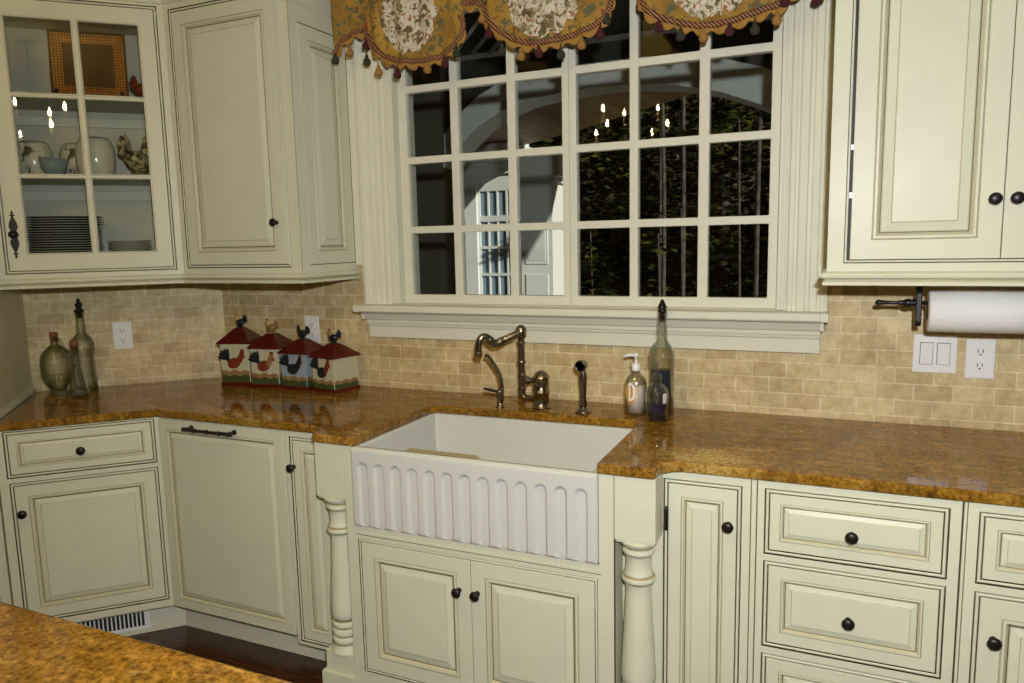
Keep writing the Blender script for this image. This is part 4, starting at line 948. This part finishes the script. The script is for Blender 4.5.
# ------------------------------------------------------------------ outside
def outside():
    GR = mat('forest_floor', (.06, .05, .025), .95); L(GR, ramp(GR, noise(GR, objco(GR), 3, 5), [(.4, (.03, .022, .012)), (.6, (.085, .075, .03))]), bsdf(GR).inputs['Base Color'])
    mb = MB(GR); mb.box(-30, 22, 2.77, 40, -.6, -.35); S(mb.build('ground'))
    mb = MB(GR); n = 24; vs = []  # slope added behind the trees to darken sky gaps between leaves
    for i in range(n+1):
        x = -34+64*i/n; h = 9+1.2*math.sin(i*1.3)+.6*math.sin(i*2.9)
        vs += [(x, 23+.6*math.sin(i), -.34), (x, 27, h*.7), (x, 33, h), (x, 36, -.34)]
    mb.add(vs, [[4*i+k, 4*i+4+k, 4*i+4+(k+1) % 4, 4*i+(k+1) % 4] for i in range(n) for k in range(4)]+[[0, 1, 2, 3], [4*n+3, 4*n+2, 4*n+1, 4*n]], 0, True); S(mb.build('added_dark_slope'))
    EXW = mat('exterior_white', (.72, .73, .70), .5)
    WOOD = mat('porch_wood', (.13, .075, .035), .6); co = objco(WOOD); mp = N(WOOD, 'ShaderNodeMapping'); mp.inputs['Scale'].default_value = (11, .6, 1); L(WOOD, co, mp.inputs['Vector']); L(WOOD, ramp(WOOD, noise(WOOD, mp.outputs[0], 2, 4), [(.35, (.34, .20, .09)), (.65, (.58, .38, .20))]), bsdf(WOOD).inputs['Base Color'])
    DW = mat('dark_roof_boards', (.03, .03, .025), .7); REFLM = mat('pane_reflection_tone', (.11, .10, .075), .6)
    STONE = mat('pier_stone', (.25, .2, .13), .9); L(STONE, ramp(STONE, noise(STONE, objco(STONE), 9, 2), [(.4, (.12, .09, .06)), (.6, (.42, .32, .2))]), bsdf(STONE).inputs['Base Color'])
    r = T('porch', 'covered porch outside the window with arched white beam and wood ceiling', 'porch', (-2, 5, -.35))
    # arch spandrel at y = 4
    a_in = [(-2.16, 1.96), (-2.091, 2.037), (-2.029, 2.096), (-1.929, 2.174), (-1.8, 2.241), (-1.644, 2.288), (-1.447, 2.312), (-1.235, 2.325), (-1.015, 2.318), (-.80, 2.29), (-.6, 2.24), (-.40, 2.16), (-.2, 2.05), (0, 1.9)]
    m = MB(EXW); n = len(a_in); vs = []
    for x, z in a_in: vs += [(x, 3.92, z), (x, 3.92, z+.11+.07*min(1, abs(x+1.2))), (x, 4.10, z+.11+.07*min(1, abs(x+1.2))), (x, 4.10, z)]
    m.add(vs, [[4*i+k, 4*i+4+k, 4*i+4+(k+1) % 4, 4*i+(k+1) % 4] for i in range(n-1) for k in range(4)]+[[0, 1, 2, 3], [4*n-4, 4*n-3, 4*n-2, 4*n-1]])
    vs = []
    for x, z in a_in: vs += [(x, 3.905, z-.012), (x, 3.905, z+.018), (x, 4.12, z+.018), (x, 4.12, z-.012)]
    m.add(vs, [[4*i+k, 4*i+4+k, 4*i+4+(k+1) % 4, 4*i+(k+1) % 4] for i in range(n-1) for k in range(4)]); m.build('arched_beam', r, world=True)
    m = MB(DW); vs = []
    for x, z in a_in: vs += [(x, 3.99, z+.10), (x, 3.99, 2.95)]
    m.add(vs, [[2*i, 2*i+2, 2*i+3, 2*i+1] for i in range(n-1)]); o = m.build('gable_boards', r, world=True); q = o.modifiers.new('s', 'SOLIDIFY'); q.thickness = .05
    m = MB(WOOD); m.prism([(-6.5, 4.12), (.6, 4.12), (-.48, 4.80), (-.972, 5.157), (-2.25, 6.389), (-3.743, 7.6), (-6.5, 8)], 2.45, 2.50); m.build('wood_ceiling', r, world=True)
    m = MB(REFLM); m.box(-2.45, -2.16, 3.9, 4.15, -.35, 2.95); m.build('dark_pane_backing', r, world=True)  # added block darkens the left panes; tone stands in for their reflections
    m = MB(DW); m.box(-5, 1, 2.85, 3.9, 2.56, 2.64); m.build('roof_boards', r, world=True)
    for i in range(5): m = MB(EXW); m.tube([(-1.30-.085*i, 3.20-.04*i, 2.545), (-1.82-.085*i, 3.86-.04*i, 2.545)], .013-.0015*i, 6); m.build('roof_batten', r, world=True)
    m = MB(EXW, DW); m.box(-2.36, -2.09, 5.5, 5.77, -.35, 1.995); m.box(-2.42, -2.00, 5.42, 5.85, 2.0, 2.20); m.box(-2.39, -2.06, 5.47, 5.80, 1.96, 2.0); m.box(-2.41, -2.06, 5.46, 5.81, -.35, .1)
    m.box(-2.32, -2.13, 5.493, 5.50, 1.33, 1.90); m.box(-2.30, -2.15, 5.49, 5.493, 1.36, 1.87); m.box(-2.32, -2.13, 5.493, 5.50, .6, 1.25); m.build('square_column', r, .006, world=True)
    m = MB(STONE); m.box(-2.42, -2.20, 6.0, 6.3, -.35, 2.0); m.build('stone_pier', r, world=True)
    w = T('house_wing', 'sunlit white house wing with a gridded window seen through the kitchen window', 'building', (-3.4, 7.2, -.35))
    m = MB(EXW); m.holes(-4.9, -3.0, -.35, 2.5, [(-3.50, -3.06, .3, 2.2)], 7.0, 7.25, 0, 0, True); m.build('wall', w, world=True)
    BL = mat('painted_sky_reflection', (.22, .30, .38), .08)  # flat pale blue puts the reflected sky into the pane colour
    m = MB(EXW); m.holes(-3.5, -3.06, .3, 2.2, [(-3.475+.104*i, -3.475+.104*i+.088, z, z+.25) for i in range(4) for z in (.35, .63, .91, 1.19, 1.47, 1.78)], 7.03, 7.08, 0, 0, True); f = m.build('window', w, world=True)
    m = MB(BL); m.box(-3.49, -3.07, 7.05, 7.06, .31, 2.19); m.build('pane', f, world=True)
    m = MB(EXW, DW); m.box(-4.9, -2.9, 6.55, 7.3, 2.32, 2.44); m.build('eave', w, world=True)
    b = T('porch_bench', 'dark curved bench back on the porch just outside the window', 'bench', (-1.93, 3.6, -.35))
    m = MB(mat('dark_metal_frame', (.10, .09, .07), .4, .6)); m.tube(crv([(-.30, 0, 1.28), (-.26, 0, 1.405), (0, .02, 1.40), (.30, .04, 1.385), (.36, .04, 1.28)], 6), .022, 10)
    m.build('back_rail', b)
    m = MB(DW); m.box(-.28, .32, .0, .04, .75, 1.385); m.box(-.3, .36, -.02, .5, .70, .76); m.build('seat_back', b)
    for x in (-.27, .33):
        for y in (.02, .46): m = MB(DW); m.box(x-.02, x+.02, y-.02, y+.02, 0, .70); m.build('leg', b)
    # trees
    BARK = mat('tree_bark', (.17, .15, .11), .95); L(BARK, ramp(BARK, noise(BARK, objco(BARK), 14, 4), [(.4, (.03, .026, .02)), (.65, (.09, .08, .062))]), bsdf(BARK).inputs['Base Color'])
    LEAF = mat('tree_leaf', (.10, .13, .02), .9, 0, .08); L(LEAF, ramp(LEAF, noise(LEAF, objco(LEAF), 1.3, 3), [(.46, (.004, .006, .002)), (.68, (.07, .08, .012))]), bsdf(LEAF).inputs['Base Color'])  # ramp patches paint scattered sunlit leaves among shaded ones
    def foliage(n, rx, ry, rz, sz, seed, low=0):
        q = random.Random(seed); m = MB(LEAF); cl = []
        for k in range(max(6, n//60)):
            while True:
                p = Vector((q.uniform(-1, 1), q.uniform(-1, 1), q.uniform(-1, 1)))
                if p.length < 1: break
            cl.append(Vector((p.x*rx, p.y*ry, p.z*rz)))
        for k in range(n):
            c = q.choice(cl)+Vector((q.gauss(0, .18*rx), q.gauss(0, .18*ry), q.gauss(0, .10*rz)))
            if max(abs(c.x), abs(c.y)) > rx*.93: c.x = max(-1, min(1, c.x/rx))*rx*q.uniform(.8, .92); c.y = max(-1, min(1, c.y/rx))*rx*q.uniform(.8, .92)
            a = Matrix.Rotation(q.uniform(0, 6.3), 3, 'Z') @ Matrix.Rotation(q.uniform(-1.1, 1.1), 3, 'X'); s = sz*q.uniform(.6, 1.3)
            m.add([c+a @ Vector(v) for v in ((-s, 0, 0), (-.2*s, .5*s, .1*s), (s, 0, 0), (-.2*s, -.5*s, .1*s))], [[0, 1, 2, 3]])
        return m
    lab = 'dark leafy forest tree with a thin trunk outside the window'
    def tree(x, y, hgt, rx, rz, n, sz, seed, label, group, tr=.08, zc=None):
        t = T('tree', label, 'tree', (x, y, -.35), 0, group)
        q = random.Random(seed)
        m = MB(BARK); w = min(1, rx*2); pts = crv([(0, 0, 0), (w*q.uniform(-.06, .06), 0, hgt*.35), (w*q.uniform(-.12, .12), 0, hgt*.7), (w*q.uniform(-.2, .2), 0, hgt)], 6); k = len(pts)
        m.tube(pts, [tr*(1-.6*i/k) for i in range(k)], 9)
        for b in range(3): z = hgt*(.45+.15*b); a = q.uniform(0, 6.3); m.tube([(0, 0, z), (.45*rx*math.cos(a), .45*rx*math.sin(a), z+.4)], [tr*.35, tr*.1], 6)
        m.build('trunk', t)
        f = foliage(n, rx, rx, rz, sz, seed).build('crown', t); f.location = (0, 0, zc if zc else hgt*.72); return t
    g = 'forest trees beyond the porch'
    rows = [(x, 13.6) for x in (-8, -5, -2, 1, 4)]+[(x, 16.8) for x in (-9.5, -6.5, -3.5, -.5, 2.5)]+[(x, 20.0) for x in (-11, -8, -5, -2, 1, 4)]
    for i, (x, y) in enumerate(rows): tree(x, y, 7, 1.5, 3.6, 4800, .095, 20+i, lab, g, .12, 3.1)
    for i, (x, y) in enumerate([(-2.75, 10.7), (-2.28, 10.1), (-2.03, 9.1), (-1.70, 8.7), (-.84, 8.2)]):
        tree(x, y, 6.5, .16, 1.2, 160, .06, 60+i, 'slender pale trunk standing in front of the dark forest outside', 'slender saplings outside', .032, 4.7)
    # low sunlit twigs and leafy shrubs
    for i, (x, y, z, rx, rz, n, sz) in enumerate([(-1.50, 6.6, 1.55, .22, .35, 46, .045), (-1.22, 6.2, 1.75, .20, .18, 30, .045), (-2.45, 7.6, 1.6, .45, .8, 700, .05), (-.80, 6.4, 2.45, .5, .28, 240, .05)]):
        t = T('shrub', ['sapling with few sunlit yellow green leaves outside the right sash', 'thin sapling with a small bright leaf spray outside the right sash', 'dense dark green shrub outside just right of the porch column', 'leafy branch top catching light outside the upper right panes'][i], 'shrub', (x, y, -.35))
        m = MB(BARK); m.tube([(0, 0, 0), (.02, 0, z*.5), (-.01, 0, z+.35)], [.016, .012, .006], 7); m.build('stem', t)
        f = foliage(n, rx, rx, rz, sz, 90+i).build('leaves', t); f.location = (0, 0, z+.35)
outside()

# ------------------------------------------------------------------ light and camera
def light(typ, name, loc, energy, color, aim=None, **kw):
    l = bpy.data.lights.new(name, typ); l.energy = energy; l.color = color
    for k, v in kw.items(): setattr(l, k, v)
    o = bpy.data.objects.new(name, l); COL.objects.link(o); o.location = loc
    if aim: o.rotation_euler = (Vector(aim)-Vector(loc)).to_track_quat('-Z', 'Y').to_euler()
    o['kind'] = 'helper'
    return o
light('SPOT', 'camera_flash', (.10, -.02, 1.72), 186, (.96, 1.0, 1.03), (-.62, 2.4, 1.15), spot_size=math.radians(140), spot_blend=.9, shadow_soft_size=.03)
for x, y in ((-.9, 1.1), (.6, 1.0), (-2.0, -1.5)): light('SPOT', 'warm_fill_spot', (x, y, 2.84), 36, (1, .66, .20), (x, y, 0), spot_size=math.radians(110), spot_blend=.7, shadow_soft_size=.06)  # spots added under the ceiling as warm fill, without fixtures
light('SUN', 'sun', (6, -2, 9), 5.0, (1, .95, .85), None, angle=math.radians(.6)).rotation_euler = Vector((-.85, .38, -.36)).to_track_quat('-Z', 'Y').to_euler()
w = bpy.data.worlds.new('sky'); SC.world = w; w.use_nodes = True
w.node_tree.nodes['Background'].inputs[0].default_value = (.75, .72, .60, 1); w.node_tree.nodes['Background'].inputs[1].default_value = .10

cam = bpy.data.cameras.new('camera'); co = bpy.data.objects.new('camera', cam); COL.objects.link(co); SC.camera = co
cam.sensor_width = 36; cam.lens = 743.4/1024*36; cam.clip_start = .02
yaw, pit, rol = .42025, .13402, -.02194
d = Vector((-math.sin(yaw)*math.cos(pit), math.cos(yaw)*math.cos(pit), -math.sin(pit))); rt = Vector((math.cos(yaw), math.sin(yaw), 0)); up = rt.cross(d)
r2 = math.cos(rol)*rt+math.sin(rol)*up; u2 = -math.sin(rol)*rt+math.cos(rol)*up
M = Matrix((r2, u2, -d)).transposed().to_4x4(); M.translation = (0, 0, 1.514); co.matrix_world = M
vs = SC.view_settings; vs.view_transform = 'Standard'; vs.look = 'None'; vs.exposure = 0; vs.gamma = 1; vs.use_curve_mapping = False
SC.cycles.use_denoising = True
SC.cycles.transparent_max_bounces = 48
